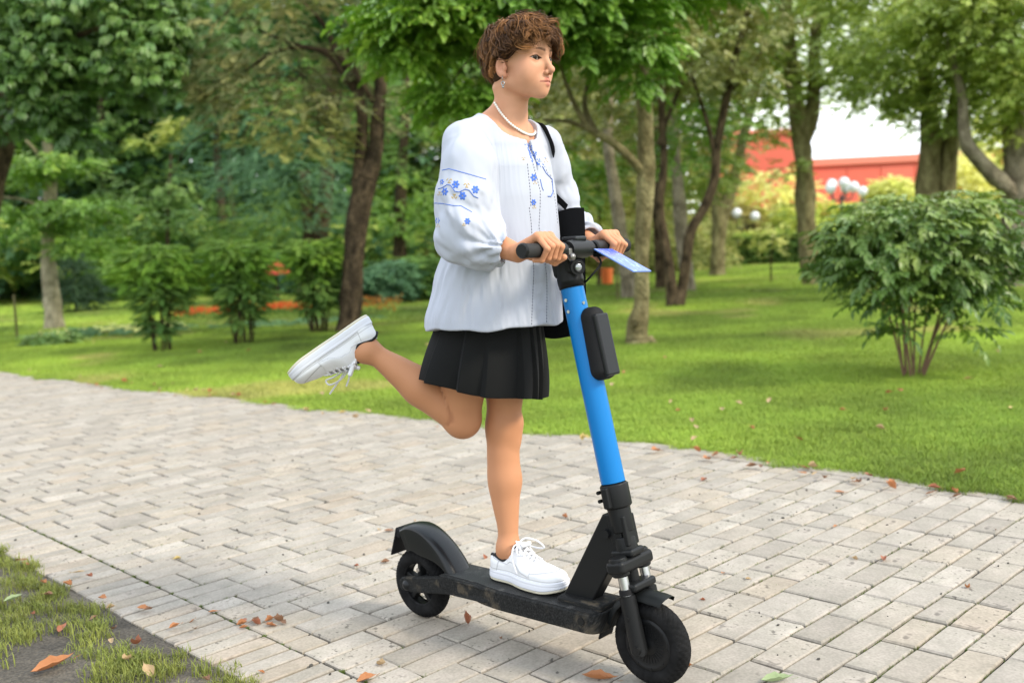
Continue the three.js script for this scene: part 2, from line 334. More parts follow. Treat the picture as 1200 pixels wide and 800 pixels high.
function palmateGeo(seed, n, size) {                                       // a spray of broad hanging compound leaves
  const r = rng(seed), P = [];
  for (let i = 0; i < n; i++) {
    const a = i / n * 6.28 + r.in(-0.3, 0.3), o = V(Math.cos(a) * size * 0.4, r.in(-0.1, 0.1) * size, Math.sin(a) * size * 0.4);
    for (let k = -2; k <= 2; k++) { const b = a + k * 0.5; leafTris(P, null, o, V(Math.cos(b), -0.45 - 0.1 * Math.abs(k), Math.sin(b)).normalize(), V(0, 1, 0), size * (0.62 - 0.1 * Math.abs(k)), size * 0.24, 0.15, 0.35); }
  }
  return fromTris(P);
}
const SPRIG = {
  fine: sprigGeo(1, 11, 0.26, 0.075, 0.5), mid: sprigGeo(2, 9, 0.3, 0.11, 0.55), broad: sprigGeo(3, 9, 0.30, 0.105, 0.62), palm: palmateGeo(4, 3, 0.3),
  needle: sprigGeo(6, 16, 0.3, 0.06, 0.28), far: sprigGeo(7, 6, 0.55, 0.26, 0.6, false), shrub: sprigGeo(8, 9, 0.18, 0.068, 0.55), lilac: sprigGeo(9, 12, 0.20, 0.058, 0.5),
};
const leafMat = std({ color: [1, 1, 1], roughness: 0.42, transmission: 0.5, specularIntensity: 0.75, side: THREE.DoubleSide });
const leafDull = std({ color: [1, 1, 1], roughness: 0.85, transmission: 0.5, specularIntensity: 0.25, side: THREE.DoubleSide });
const barkTex = (seed, a, b) => texture(256, (u, v) => { const n = tfbm(u, v * 0.999, 6, seed, 4), s = tile(u, v, 46, seed + 3), w = tile(u, v, 9, seed + 5); const k = clamp(0.5 + 1.3 * (n - 0.5) + 0.5 * (s - 0.5) + 0.3 * (w - 0.5)); return [0, 1, 2].map((i) => lerp(a[i], b[i], k)); });
const barkBump = texture(256, (u, v) => { const k = 0.5 + 0.8 * (tfbm(u, v, 8, 91, 4) - 0.5) + 0.4 * (tile(u, v, 30, 4) - 0.5); return [k, k, k]; }, false);
const bark = (seed, a, b) => std({ map: barkTex(seed, a, b), bumpMap: barkBump, bumpScale: 0.03, roughness: 0.95, specularIntensity: 0.2 });
const BARK = { dark: bark(1, [0.18, 0.15, 0.11], [0.44, 0.38, 0.29]), olive: bark(2, [0.34, 0.31, 0.21], [0.58, 0.55, 0.40]), grey: bark(3, [0.36, 0.33, 0.27], [0.62, 0.58, 0.50]), black: bark(4, [0.13, 0.11, 0.085], [0.36, 0.31, 0.24]), pale: bark(5, [0.48, 0.45, 0.37], [0.72, 0.68, 0.58]) };
const GREEN = {
  deep: [[0.034, 0.080, 0.018], [0.066, 0.128, 0.026], [0.13, 0.20, 0.042]], maple: [[0.06, 0.125, 0.016], [0.105, 0.19, 0.022], [0.19, 0.275, 0.032]], olive: [[0.095, 0.115, 0.032], [0.155, 0.17, 0.048], [0.23, 0.21, 0.065]],
  blue: [[0.035, 0.08, 0.04], [0.055, 0.115, 0.055], [0.08, 0.15, 0.07]], light: [[0.115, 0.165, 0.03], [0.20, 0.25, 0.05], [0.33, 0.35, 0.08]], yellow: [[0.22, 0.25, 0.05], [0.35, 0.36, 0.11], [0.43, 0.42, 0.19]],
  dark: [[0.014, 0.034, 0.014], [0.022, 0.048, 0.019], [0.04, 0.075, 0.028]], hedge: [[0.04, 0.082, 0.016], [0.07, 0.125, 0.022], [0.14, 0.185, 0.035]], rust: [[0.085, 0.10, 0.045], [0.13, 0.14, 0.06], [0.22, 0.19, 0.06]],
};
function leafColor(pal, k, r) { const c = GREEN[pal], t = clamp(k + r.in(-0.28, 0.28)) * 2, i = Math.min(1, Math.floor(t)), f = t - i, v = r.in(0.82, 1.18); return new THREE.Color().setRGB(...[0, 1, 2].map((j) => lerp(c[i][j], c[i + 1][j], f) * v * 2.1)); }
// sprigs spread through blobs {c: centre, r: [rx, ry, rz], n, pal, flat}
function crown(parent, blobs, kind, seed, mat = leafMat, name = 'crown') {
  const r = rng(seed), M = [], C = [], q = new THREE.Quaternion(), e = new THREE.Euler();
  for (const b of blobs) {
    let left = b.n, guard = b.n * 6;
    while (left > 0 && guard-- > 0) {
      const d = V(r.gauss(), r.gauss(), r.gauss()).normalize(), rad = Math.pow(r(), b.fill ?? 0.42);
      const p = V(d.x * b.r[0] * rad, d.y * b.r[1] * rad, d.z * b.r[2] * rad), w = p.clone().add(b.c), f = b.f ?? 1.6;
      const gap = noise3(w.x * f + seed, w.y * f * 1.5, w.z * f) + 0.5 * noise3(w.x * f * 2.7, w.y * f * 3.4, w.z * f * 2.7 + seed);
      if (gap < (b.gap ?? -0.15) + r.in(-0.12, 0.12)) continue;
      left--;
      const out = Math.atan2(-p.z, p.x) + r.in(-0.9, 0.9), k = (b.s ?? 1) * r.in(0.7, 1.2);
      e.set(r.in(-0.5, 0.5), out, r.in(-0.75, 0.35) - (b.droop ?? 0), 'YXZ');
      M.push(new THREE.Matrix4().compose(w, q.setFromEuler(e).clone(), V(k, k, k)));
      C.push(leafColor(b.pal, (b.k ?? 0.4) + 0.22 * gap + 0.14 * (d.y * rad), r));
    }
  }
  const geo = typeof kind === 'string' ? SPRIG[kind] : kind;
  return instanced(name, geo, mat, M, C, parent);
}
// limbs: lists of [px, py, depth, radius]; base: where the trunk stands
function tree(name, label, group, base, limbs, barkMat, blobs, kind, seed, mat) {
  const o = thing(name, label, 'tree', base, 0, group), g = [];
  const rel = (p) => p.clone().sub(base);
  limbs.forEach((l, i) => { const pts = l.map(([x, y, d]) => rel(U(x, y, d))), rad = l.map((a) => a[3]); if (i === 0) pts[0].y = -0.06; g.push(tube(pts, rad, rad[0] > 0.12 ? 14 : rad[0] > 0.04 ? 8 : 5, pts.length * (rad[0] > 0.12 ? 9 : 5), rad[0] > 0.02 ? 0.2 : 0, false)); });
  mesh('trunk', g, barkMat, o);
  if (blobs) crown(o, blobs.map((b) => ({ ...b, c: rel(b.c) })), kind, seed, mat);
  return o;
}
const B = (px, py, d, rx, ry, rz, n, pal, o = {}) => ({ c: U(px, py, d), r: [rx, ry, rz], n, pal, ...o });
// ---------------------------------------------------------------- the park's trees, from the nearest to the farthest
{
  const b1 = G(750, 403), d1 = -b1.z;
  tree('maple_tree', 'olive-barked park tree with a knobbly foot, right behind the blue scooter stem', null, b1, [
    [[750, 404, d1, 0.17], [748, 392, d1, 0.135], [749, 376, d1, 0.128], [752, 358, d1, 0.088], [752, 300, d1, 0.084], [755, 240, d1, 0.092], [757, 190, d1, 0.094], [754, 100, d1, 0.08], [754, 30, d1, 0.072], [757, -60, d1, 0.06], [757, -160, d1, 0.04]],
    [[755, 205, d1, 0.05], [733, 180, d1 - 0.2, 0.05], [715, 165, d1 - 0.35, 0.045], [693, 152, d1 - 0.5, 0.04], [672, 120, d1 - 0.6, 0.024], [655, 72, d1 - 0.7, 0.013]],
    [[700, 157, d1 - 0.5, 0.03], [686, 128, d1 - 0.4, 0.03], [690, 90, d1 - 0.3, 0.022], [697, 50, d1 - 0.2, 0.014]],
    [[697, 155, d1 - 0.5, 0.03], [668, 143, d1 - 0.6, 0.022], [636, 140, d1 - 0.7, 0.012]],
    [[754, 30, d1, 0.06], [735, -5, d1 - 0.4, 0.05], [690, -30, d1 - 0.8, 0.035], [620, -35, d1 - 1.2, 0.02], [540, -10, d1 - 1.3, 0.01]],
    [[756, -20, d1, 0.05], [800, -60, d1 + 0.5, 0.035], [860, -90, d1 + 1, 0.02]],
    [[620, -30, d1 - 1.2, 0.018], [570, 40, d1 - 1.1, 0.012], [520, 110, d1 - 1.0, 0.007]],
    ...[-1, 0, 1, 2].map((k) => [[750 + k * 5, 396, d1 - 0.03, 0.06], [750 + k * 9, 404, d1 - 0.06, 0.05], [750 + k * 13, 408, d1 - 0.08, 0.02]]),
    [[745, 381, d1 - 0.08, 0.05], [744, 378, d1 - 0.15, 0.042]],
  ], BARK.olive, [
    B(690, 20, d1 - 0.9, 0.85, 0.5, 0.8, 620, 'maple', { f: 2.2, k: 0.42 }), B(745, 70, d1 - 0.9, 0.34, 0.26, 0.35, 130, 'maple', { f: 2.5, k: 0.3 }), B(600, 0, d1 - 1.2, 1.0, 0.42, 0.7, 620, 'maple', { f: 2, k: 0.4 }),
    B(505, 15, d1 - 1.2, 0.75, 0.38, 0.6, 420, 'maple', { f: 2, k: 0.55 }), B(545, 112, d1 - 1.0, 0.5, 0.16, 0.45, 200, 'maple', { f: 2.2, k: 0.5 }), B(470, 62, d1 - 1.0, 0.4, 0.16, 0.4, 130, 'maple', { f: 2, k: 0.6 }),
    B(780, -40, d1, 1.6, 0.45, 1.2, 700, 'maple', { k: 0.5 }), B(650, -130, d1, 2.4, 0.9, 1.6, 1000, 'maple', { k: 0.6 }),
  ], 'broad', 21);

  const b2 = G(793, 360), d2 = -b2.z;
  tree('twin_trunk_tree', 'dark tree forking low into two trunks, one curving right', null, b2, [
    [[789, 360, d2, 0.13], [788, 342, d2, 0.1], [785, 312, d2, 0.085], [779, 280, d2, 0.08], [773, 240, d2, 0.075], [778, 195, d2, 0.07], [776, 120, d2, 0.06], [778, 30, d2, 0.05], [770, -60, d2, 0.05]],
    [[796, 358, d2 - 0.05, 0.13], [800, 335, d2, 0.095], [805, 300, d2, 0.085], [810, 270, d2, 0.08], [827, 240, d2, 0.08], [838, 208, d2, 0.08], [840, 175, d2, 0.075], [850, 125, d2, 0.068], [861, 70, d2, 0.06], [880, 0, d2, 0.05], [890, -60, d2, 0.04]],
    [[838, 180, d2, 0.05], [828, 140, d2, 0.04], [812, 90, d2, 0.03], [806, 40, d2, 0.015]],
    [[772, 170, d2, 0.05], [790, 120, d2, 0.035], [812, 75, d2, 0.02], [830, 60, d2, 0.01]],
    [[858, 105, d2, 0.04], [880, 80, d2, 0.03], [905, 40, d2, 0.015]],
  ], BARK.dark, [
    B(760, 40, d2, 1.9, 1.4, 1.6, 700, 'olive', { gap: 0.02, k: 0.45 }), B(850, 30, d2, 1.6, 1.3, 1.6, 480, 'olive', { gap: 0.06, k: 0.5 }), B(690, 90, d2 + 1, 1.4, 1.3, 1.2, 260, 'olive', { gap: 0.1, k: 0.6 }), B(800, -90, d2, 2.6, 1, 1.8, 900, 'olive', { k: 0.5 }),
    B(800, 150, d2 + 1.5, 1.1, 0.9, 1, 260, 'maple', { gap: 0.05, k: 0.4 }),
  ], 'mid', 31);

  const b3 = G(777, 338), d3 = -b3.z;
  tree('park_tree', 'slender brown tree just left of the dark forked tree', null, b3, [[[776, 338, d3, 0.17], [775, 322, d3, 0.135], [771, 250, d3, 0.125], [772, 160, d3, 0.11], [776, 60, d3, 0.09], [784, -60, d3, 0.08]], [[778, 150, d3, 0.06], [800, 100, d3, 0.04], [830, 70, d3, 0.02]]], BARK.dark,
    [B(770, 60, d3 + 2, 2.6, 2.2, 1.6, 460, 'olive', { gap: 0.08, s: 1.3, k: 0.6 }), B(720, 150, d3 + 2, 2.0, 1.7, 1.4, 340, 'olive', { gap: 0.08, s: 1.2, k: 0.55 })], 'mid', 33);
  const b4 = G(806, 341), d4 = -b4.z;
  tree('park_tree', 'straight grey-brown tree seen through the fork of the dark twin tree', null, b4, [[[808, 340, d4, 0.2], [806, 322, d4, 0.16], [799, 280, d4, 0.15], [795, 225, d4, 0.14], [790, 160, d4, 0.12], [786, 60, d4, 0.1], [782, -60, d4, 0.08]]], BARK.grey,
    [B(815, 110, d4 + 3, 2.2, 2.0, 1.4, 420, 'olive', { gap: 0.03, s: 1.4 }), B(825, 200, d4 + 3, 1.0, 1.0, 1.0, 160, 'light', { gap: 0, s: 1.3, k: 0.3 })], 'mid', 35);
  const b5 = G(843, 323), d5 = -b5.z;
  tree('forked_tree', 'dark tree forking into a V in front of the clipped hedge', null, b5, [
    [[842, 323, d5, 0.32], [842, 312, d5, 0.24], [842, 285, d5, 0.22], [843, 255, d5, 0.22], [839, 225, d5, 0.16], [838, 170, d5, 0.15], [835, 100, d5, 0.12], [838, 0, d5, 0.1]],
    [[845, 255, d5, 0.2], [855, 228, d5, 0.17], [865, 190, d5, 0.16], [874, 150, d5, 0.14], [890, 90, d5, 0.13], [905, 0, d5, 0.08]],
    [[880, 140, d5, 0.09], [860, 110, d5, 0.06], [855, 60, d5, 0.04]],
  ], BARK.olive, [B(860, 60, d5 - 2, 3.2, 3.0, 2.4, 520, 'light', { gap: 0.08, s: 1.5, k: 0.2 }), B(905, 20, d5, 3.2, 2.6, 2.4, 620, 'light', { gap: 0.02, s: 1.5, k: 0.3 }), B(800, 170, d5 + 3, 2.2, 2.6, 2, 320, 'olive', { gap: 0.05, s: 1.6 })], 'mid', 37);
  const b6 = G(948, 334), d6 = -b6.z;
  tree('park_tree', 'dark straight tree on the lawn left of the rounded right-hand shrub', null, b6, [
    [[953, 334, d6, 0.28], [950, 320, d6, 0.22], [945, 260, d6, 0.2], [942, 180, d6, 0.21], [936, 140, d6, 0.2], [925, 60, d6, 0.15], [915, -60, d6, 0.1]],
    [[943, 165, d6, 0.18], [952, 130, d6, 0.15], [955, 60, d6, 0.12], [962, -40, d6, 0.08]],
    [[954, 110, d6, 0.06], [985, 80, d6, 0.04], [1020, 60, d6, 0.02]], [[928, 80, d6, 0.06], [900, 60, d6, 0.04], [880, 20, d6, 0.02]],
  ], BARK.olive, [
    B(950, 10, d6 - 0.5, 2.2, 1.2, 1.8, 1000, 'light', { k: 0.35 }), B(1010, 70, d6 - 0.5, 1.4, 0.7, 1.2, 380, 'light', { k: 0.3, gap: 0.0 }), B(905, 95, d6, 0.9, 0.9, 0.9, 230, 'light', { k: 0.35, gap: 0.05 }), B(925, 190, d6 - 0.4, 0.35, 0.3, 0.3, 26, 'light', { gap: -0.2, k: 0.25 }), B(905, 150, d6, 0.35, 0.5, 0.4, 40, 'light', {}),
    B(1000, -70, d6, 3, 1.2, 2.2, 1000, 'light', { k: 0.5 }),
  ], 'mid', 39);
  const b7 = G(1093, 336), d7 = -b7.z;
  tree('double_trunk_tree', 'pair of bare brown trunks rising behind the rounded right-hand shrub', null, b7, [
    [[1090, 336, d7, 0.28], [1089, 260, d7, 0.22], [1089, 200, d7, 0.21], [1091, 150, d7, 0.2], [1084, 90, d7, 0.12], [1070, 20, d7, 0.1], [1060, -60, d7, 0.06]],
    [[1106, 336, d7, 0.24], [1108, 260, d7, 0.18], [1110, 200, d7, 0.165], [1116, 150, d7, 0.165], [1125, 90, d7, 0.12], [1140, 0, d7, 0.08]],
  ], BARK.olive, [
    B(1075, 60, d7 - 0.5, 1.8, 1.1, 1.5, 900, 'light', { k: 0.4 }), B(1120, 120, d7 - 0.6, 1.1, 0.7, 1, 340, 'light', { k: 0.35 }), B(1035, 115, d7, 1.0, 0.45, 0.9, 200, 'light', { k: 0.3, gap: 0.05 }), B(1080, -40, d7, 2.4, 1.1, 2, 800, 'light', { k: 0.55 }),
  ], 'mid', 41);
  const b8 = G(1191, 336), d8 = -b8.z;
  tree('park_tree', 'thick brown tree with a low limb at the far right edge', null, b8, [
    [[1196, 336, d8, 0.4], [1195, 318, d8, 0.32], [1196, 260, d8, 0.29], [1196, 200, d8, 0.27], [1190, 140, d8, 0.24], [1180, 60, d8, 0.18], [1170, -60, d8, 0.12]],
    [[1192, 232, d8, 0.15], [1172, 212, d8 - 0.3, 0.14], [1150, 190, d8 - 0.5, 0.13], [1133, 165, d8 - 0.6, 0.11], [1128, 110, d8 - 0.6, 0.08], [1110, 50, d8 - 0.6, 0.04]],
    [[1196, 200, d8, 0.2], [1215, 160, d8, 0.15], [1230, 60, d8, 0.1]],
  ], BARK.grey, [
    B(1165, 20, d8 - 0.8, 1.3, 1.0, 1.2, 900, 'light', { k: 0.45 }), B(1190, 95, d8 - 0.8, 0.9, 0.6, 0.9, 400, 'light', { k: 0.4 }), B(1110, 10, d8 - 0.6, 1.1, 0.8, 1, 520, 'light', { k: 0.5 }), B(1190, 150, d8, 0.6, 0.45, 0.7, 130, 'light', { k: 0.6 }), B(1210, -60, d8, 2, 1, 1.6, 800, 'light', { k: 0.5 }),
  ], 'mid', 43);

  const b9 = G(410, 388), d9 = -b9.z;
  tree('park_tree', 'dark rough-barked tree left of the rider, behind the raised shoe', null, b9, [
    [[408, 388, d9, 0.22], [410, 370, d9, 0.17], [413, 325, d9, 0.152], [419, 260, d9, 0.165], [428, 215, d9, 0.15], [438, 185, d9, 0.115], [443, 130, d9, 0.1], [447, 60, d9, 0.09], [455, -20, d9, 0.07]],
    [[420, 240, d9, 0.12], [420, 200, d9, 0.10], [424, 150, d9, 0.09], [417, 95, d9, 0.075], [395, 62, d9, 0.055], [380, 30, d9, 0.035], [330, -20, d9, 0.02]],
    [[418, 110, d9, 0.05], [380, 62, d9 - 0.2, 0.04], [330, 58, d9 - 0.4, 0.028], [285, 84, d9 - 0.5, 0.012]],
    [[392, 62, d9, 0.04], [340, 50, d9 - 0.3, 0.028], [300, 34, d9 - 0.5, 0.012]],
    [[437, 120, d9, 0.05], [415, 80, d9 - 0.3, 0.035], [398, 20, d9 - 0.5, 0.015]], [[440, 100, d9, 0.05], [470, 60, d9, 0.03], [500, 40, d9, 0.012]],
    ...Array.from({ length: 34 }, (_, i) => { const r = rng(700 + i), x = 240 + 190 * r(), y = 10 + 150 * r(), s = r.in(-50, 50), e = r.in(-10, 70); return [[x, y, d9 - 0.4, 0.012], [x + s * 0.5, y + e * 0.4 - 8, d9 - 0.5, 0.008], [x + s, y + e, d9 - 0.6, 0.003]]; }),
  ], BARK.black, [
    B(330, 60, d9 - 0.4, 1.5, 1.1, 1.0, 420, 'rust', { gap: 0.02, k: 0.4 }), B(420, 70, d9, 1.1, 1.2, 1, 300, 'rust', { gap: 0.02, k: 0.35 }), B(350, 150, d9, 1.2, 0.6, 1, 220, 'olive', { gap: 0.02 }), B(360, -60, d9, 2.4, 0.9, 1.6, 700, 'olive', {}), B(270, 110, d9, 0.8, 0.6, 0.8, 120, 'rust', { gap: 0 }),
  ], 'fine', 45, leafDull);

  const b10 = G(63, 386), d10 = -b10.z;
  tree('park_tree', 'pale thin-trunked tree with tiered sprays on the left lawn', null, b10, [
    [[64, 386, d10, 0.22], [62, 365, d10, 0.15], [56, 300, d10, 0.13], [58, 200, d10, 0.11], [52, 120, d10, 0.09], [44, 30, d10, 0.06]],
    [[57, 250, d10, 0.04], [30, 235, d10 - 0.4, 0.03], [-10, 230, d10 - 0.8, 0.02]], [[58, 260, d10, 0.04], [90, 245, d10 - 0.5, 0.03], [130, 250, d10 - 0.9, 0.015]], [[58, 200, d10, 0.04], [30, 165, d10 - 0.5, 0.03], [0, 150, d10 - 0.6, 0.02]],
  ], BARK.pale, [
    B(35, 150, d10 - 0.6, 1.1, 0.22, 1, 210, 'maple', { k: 0.4 }), B(50, 195, d10 - 0.7, 1.2, 0.26, 1, 240, 'maple', { k: 0.55 }), B(90, 245, d10 - 0.9, 1.2, 0.2, 1, 210, 'maple', { k: 0.35 }), B(20, 245, d10 - 0.9, 0.9, 0.22, 0.8, 150, 'maple', { k: 0.4 }), B(110, 285, d10 - 0.8, 0.8, 0.16, 0.8, 100, 'maple', { k: 0.45 }), B(40, 265, d10 - 0.5, 1.0, 0.2, 0.8, 110, 'maple', { k: 0.35 }),
  ], 'mid', 47);

  const b11 = G(40, 352), d11 = 15.5;
  const base11 = V(U(-40, 300, d11).x, 0, -d11);
  tree('chestnut_tree', 'broad chestnut with large drooping leaves filling the upper left', null, base11, [
    [[-40, 400, d11, 0.32], [-30, 300, d11, 0.24], [-5, 180, d11, 0.2], [20, 80, d11, 0.16], [60, 0, d11, 0.12], [80, -80, d11, 0.08]],
    [[10, 110, d11, 0.1], [45, 100, d11 - 0.5, 0.08], [80, 50, d11 - 0.9, 0.05], [150, 20, d11 - 1.2, 0.02]], [[20, 80, d11, 0.08], [90, 20, d11 + 0.3, 0.05], [190, -10, d11 + 0.4, 0.02]],
  ], BARK.dark, [
    B(50, 30, d11 - 1.0, 1.5, 0.9, 0.9, 430, 'deep', { k: 0.5, f: 1.5 }), B(150, 60, d11 - 0.8, 0.9, 1.1, 0.8, 340, 'deep', { k: 0.55, f: 1.5 }), B(115, 130, d11 - 0.5, 0.7, 0.55, 0.7, 150, 'deep', { k: 0.35 }), B(20, 110, d11 - 0.9, 0.7, 0.5, 0.8, 130, 'deep', { k: 0.4 }), B(185, 20, d11, 0.6, 0.7, 0.7, 170, 'deep', { k: 0.6 }), B(60, -70, d11, 2.4, 0.8, 1.6, 320, 'deep', { k: 0.5 }), B(155, 135, d11 - 0.3, 0.35, 0.4, 0.4, 50, 'deep', { k: 0.5 }),
  ], 'palm', 49);

  const b12 = G(372, 352), d12 = -b12.z;
  tree('park_tree', 'brown leaning trunk between the left tree and the second stemmy shrub', null, b12, [[[372, 352, d12, 0.36], [372, 320, d12, 0.27], [374, 270, d12, 0.23], [380, 230, d12, 0.21], [385, 160, d12, 0.16], [390, 60, d12, 0.15]], [[360, 352, d12, 0.28], [363, 270, d12, 0.2], [356, 200, d12, 0.15]]], BARK.dark,
    [B(345, 215, d12 - 1, 2.2, 1.4, 1.8, 640, 'blue', { s: 1.3, k: 0.7, gap: -0.05 }), B(300, 260, d12 - 0.5, 1.8, 1.1, 1.5, 480, 'deep', { s: 1.3, k: 0.75, gap: -0.05 }), B(400, 150, d12, 2.6, 2, 2, 520, 'deep', { s: 1.3, k: 0.6, gap: 0.05 }), B(290, 180, d12, 2, 1.3, 1.6, 560, 'blue', { s: 1.3, k: 0.4 })], 'needle', 51, leafDull);
  const b13 = G(737, 350), d13 = -b13.z;
  tree('leaning_tree', 'thin grey tree leaning left behind the knobbly-footed tree', null, b13, [[[738, 350, d13, 0.18], [735, 320, d13, 0.14], [727, 270, d13, 0.13], [718, 210, d13, 0.12], [713, 165, d13, 0.1], [716, 90, d13, 0.08], [722, 0, d13, 0.05]]], BARK.grey,
    [B(700, 110, d13 + 2, 2.0, 1.6, 1.4, 360, 'olive', { s: 1.2, gap: 0.1, k: 0.6 }), B(660, 205, d13 + 3, 1.4, 1.0, 1.4, 260, 'maple', { s: 1.2, gap: 0.02 })], 'mid', 53);
  const b14 = G(702, 335), d14 = -b14.z;
  tree('young_tree', 'bright yellow-green young tree in the shade right of the rider', null, b14, [[[702, 335, d14, 0.07], [703, 280, d14, 0.05], [700, 200, d14, 0.03]]], BARK.dark,
    [B(700, 225, d14, 0.65, 0.9, 0.6, 190, 'yellow', { k: 0.12, gap: -0.3, s: 1.1 }), B(685, 265, d14, 0.6, 0.5, 0.5, 110, 'yellow', { k: 0.05, gap: -0.3 })], 'mid', 55);
  const b15 = G(205, 350), d15 = -b15.z;
  tree('young_tree', 'slim tree with a lit yellow-green tuft amid the dark left trees', null, b15, [[[200, 350, d15, 0.1], [196, 280, d15, 0.07], [200, 180, d15, 0.05]]], BARK.black,
    [B(203, 152, d15, 0.5, 0.55, 0.5, 70, 'yellow', { k: 0.08, gap: -0.4, s: 1.2 }), B(170, 168, d15, 0.5, 0.3, 0.5, 40, 'light', { k: 0.6, gap: -0.4, s: 1.2 }), B(180, 240, d15, 1.8, 1.5, 1.4, 420, 'deep', { k: 0.6, s: 1.3 }), B(150, 310, d15, 1.5, 0.9, 1.2, 260, 'maple', { k: 0.5, s: 1.2 })], 'mid', 57);
  const b16 = G(262, 345), d16 = -b16.z;
  tree('park_tree', 'dark forked trunks in the deep shade between the left trees', null, b16, [[[262, 345, d16, 0.3], [262, 280, d16, 0.2], [256, 200, d16, 0.15], [250, 120, d16, 0.1]], [[266, 345, d16, 0.25], [272, 260, d16, 0.14], [268, 200, d16, 0.1], [276, 140, d16, 0.06]]], BARK.black,
    [B(250, 110, d16, 2.4, 2.2, 1.8, 700, 'deep', { s: 1.4, k: 0.4 }), B(240, 40, d16, 3, 2, 2, 800, 'deep', { s: 1.4, k: 0.5 })], 'mid', 59);
  const b17 = G(120, 348), d17 = -b17.z;
  tree('park_tree', 'shadowy tree behind the chestnut with a black trunk', null, b17, [[[122, 348, d17, 0.3], [124, 280, d17, 0.22], [120, 180, d17, 0.16], [116, 60, d17, 0.1]]], BARK.black,
    [B(110, 170, d17, 2.6, 1.6, 1.8, 800, 'deep', { s: 1.4, k: 0.3 }), B(140, 230, d17, 1.8, 1.0, 1.5, 420, 'deep', { s: 1.3, k: 0.25 }), B(30, 120, d17, 2.4, 1.8, 1.8, 600, 'deep', { s: 1.4, k: 0.25 }), B(110, 40, d17, 3, 2.2, 2, 800, 'deep', { s: 1.4, k: 0.4 })], 'mid', 61);
  const b18 = G(470, 342), d18 = -b18.z;
  tree('park_tree', 'leafy tree directly behind the white sleeve of the rider', null, b18, [[[470, 342, d18, 0.25], [468, 260, d18, 0.18], [474, 150, d18, 0.14], [480, 40, d18, 0.1]]], BARK.black,
    [B(490, 110, d18, 2.2, 2.0, 1.8, 400, 'maple', { s: 1.2, k: 0.45, gap: 0.12 }), B(470, 240, d18, 1.6, 1.1, 1.4, 340, 'maple', { s: 1.2, k: 0.5 }), B(560, 160, d18 + 1, 1.8, 1.4, 1.4, 240, 'olive', { s: 1.2, gap: 0.12 }), B(640, 215, d18, 1.8, 1.2, 1.4, 330, 'olive', { s: 1.2, gap: 0.02 })], 'mid', 63);
  const b19 = G(905, 331), d19 = -b19.z;
  tree('sapling', 'spindly sapling with yellowing leaves on the lawn before the hedge', null, b19, [[[904, 331, d19, 0.03], [904, 300, d19, 0.022], [908, 265, d19, 0.012]]], BARK.dark, [B(903, 278, d19, 0.42, 0.5, 0.4, 46, 'yellow', { k: 0.3, gap: -0.5, s: 0.9 }), B(918, 250, d19, 0.3, 0.4, 0.3, 24, 'light', { k: 0.5, gap: -0.5, s: 0.9 })], 'mid', 65);
}
// far wood: reads as one mass
{
  const r = rng(88), M = [], C = [], q = new THREE.Quaternion(), e = new THREE.Euler();
  for (let i = 0; i < 64000; i++) {
    const low = r() < 0.3, px = r.in(-300, 860), d = low ? r.in(36, 50) : r.in(42, 64), py = low ? r.in(258, 325) : r() < 0.75 ? r.in(20, 315) : r.in(-160, 60), w = U(px, py, d);
    const right = smooth(430, 760, px), gap = noise3(w.x * 0.55, w.y * 0.7, w.z * 0.2) + 0.5 * noise3(w.x * 1.5, w.y * 1.8, 3);
    if (w.y < 0.1 || gap < (low ? -0.6 : -0.42) + 0.62 * right * smooth(300, 150, py) || (px > 800 && r() < 0.6)) continue;
    e.set(r.in(-0.6, 0.6), r() * 6.28, r.in(-0.6, 0.6)); const k = low ? r.in(0.8, 1.4) : r.in(1.3, 2.5);
    M.push(new THREE.Matrix4().compose(w, q.setFromEuler(e).clone(), V(k, k, k)));
    C.push(leafColor(right > r() ? 'olive' : low && r() < 0.3 ? 'light' : r() < 0.3 ? 'blue' : 'deep', 0.42 + 0.3 * gap + (low ? 0.1 : 0), r));
  }
  tag(instanced('woodland', SPRIG.far, leafDull, M, C), 'dense green wood closing the view behind the park trees', 'woodland', null, 'stuff');
}
// ---------------------------------------------------------------- shrubs, hedge, flowers
function shrub(name, label, group, base, h, spread, stems, blobs, kind, seed, o = {}) {
  const s = thing(name, label, o.cat || 'shrub', base, 0, group), r = rng(seed), g = [];
  for (let i = 0; i < stems; i++) {
    const a = i / stems * 6.283 + r.in(-0.4, 0.4), lean = r.in(0.35, 1) * spread, hh = h * r.in(0.55, 0.95), b = V(Math.cos(a) * 0.07 * (o.foot ?? 1), -0.04, Math.sin(a) * 0.07 * (o.foot ?? 1)), t = V(Math.cos(a) * lean, hh, Math.sin(a) * lean);
    const m = b.clone().lerp(t, 0.5).add(V(r.in(-0.05, 0.05), 0.03, r.in(-0.05, 0.05))), w = (o.stem ?? 0.016) * r.in(0.7, 1.25);
    g.push(tube([b, m, t], [w, w * 0.75, w * 0.3], 6, 8, 0.12, false));
    for (let k = 0; k < 3; k++) { const f = r.in(0.45, 0.85), c = b.clone().lerp(t, f).add(V(0, 0.02, 0)), aa = r() * 6.28; g.push(tube([c, c.clone().add(V(Math.cos(aa) * 0.16 * spread / 0.4, h * 0.16, Math.sin(aa) * 0.16 * spread / 0.4))], [w * 0.45, w * 0.15], 4, 2, 0, false)); }
  }
  mesh('stem', g, o.bark || BARK.dark, s);
  crown(s, blobs, kind, seed + 1, o.mat || leafMat, 'foliage');
  return s;
}
const L = (x, y, z, rx, ry, rz, n, pal, o = {}) => ({ c: V(x, y, z), r: [rx, ry, rz], n, pal, ...o });
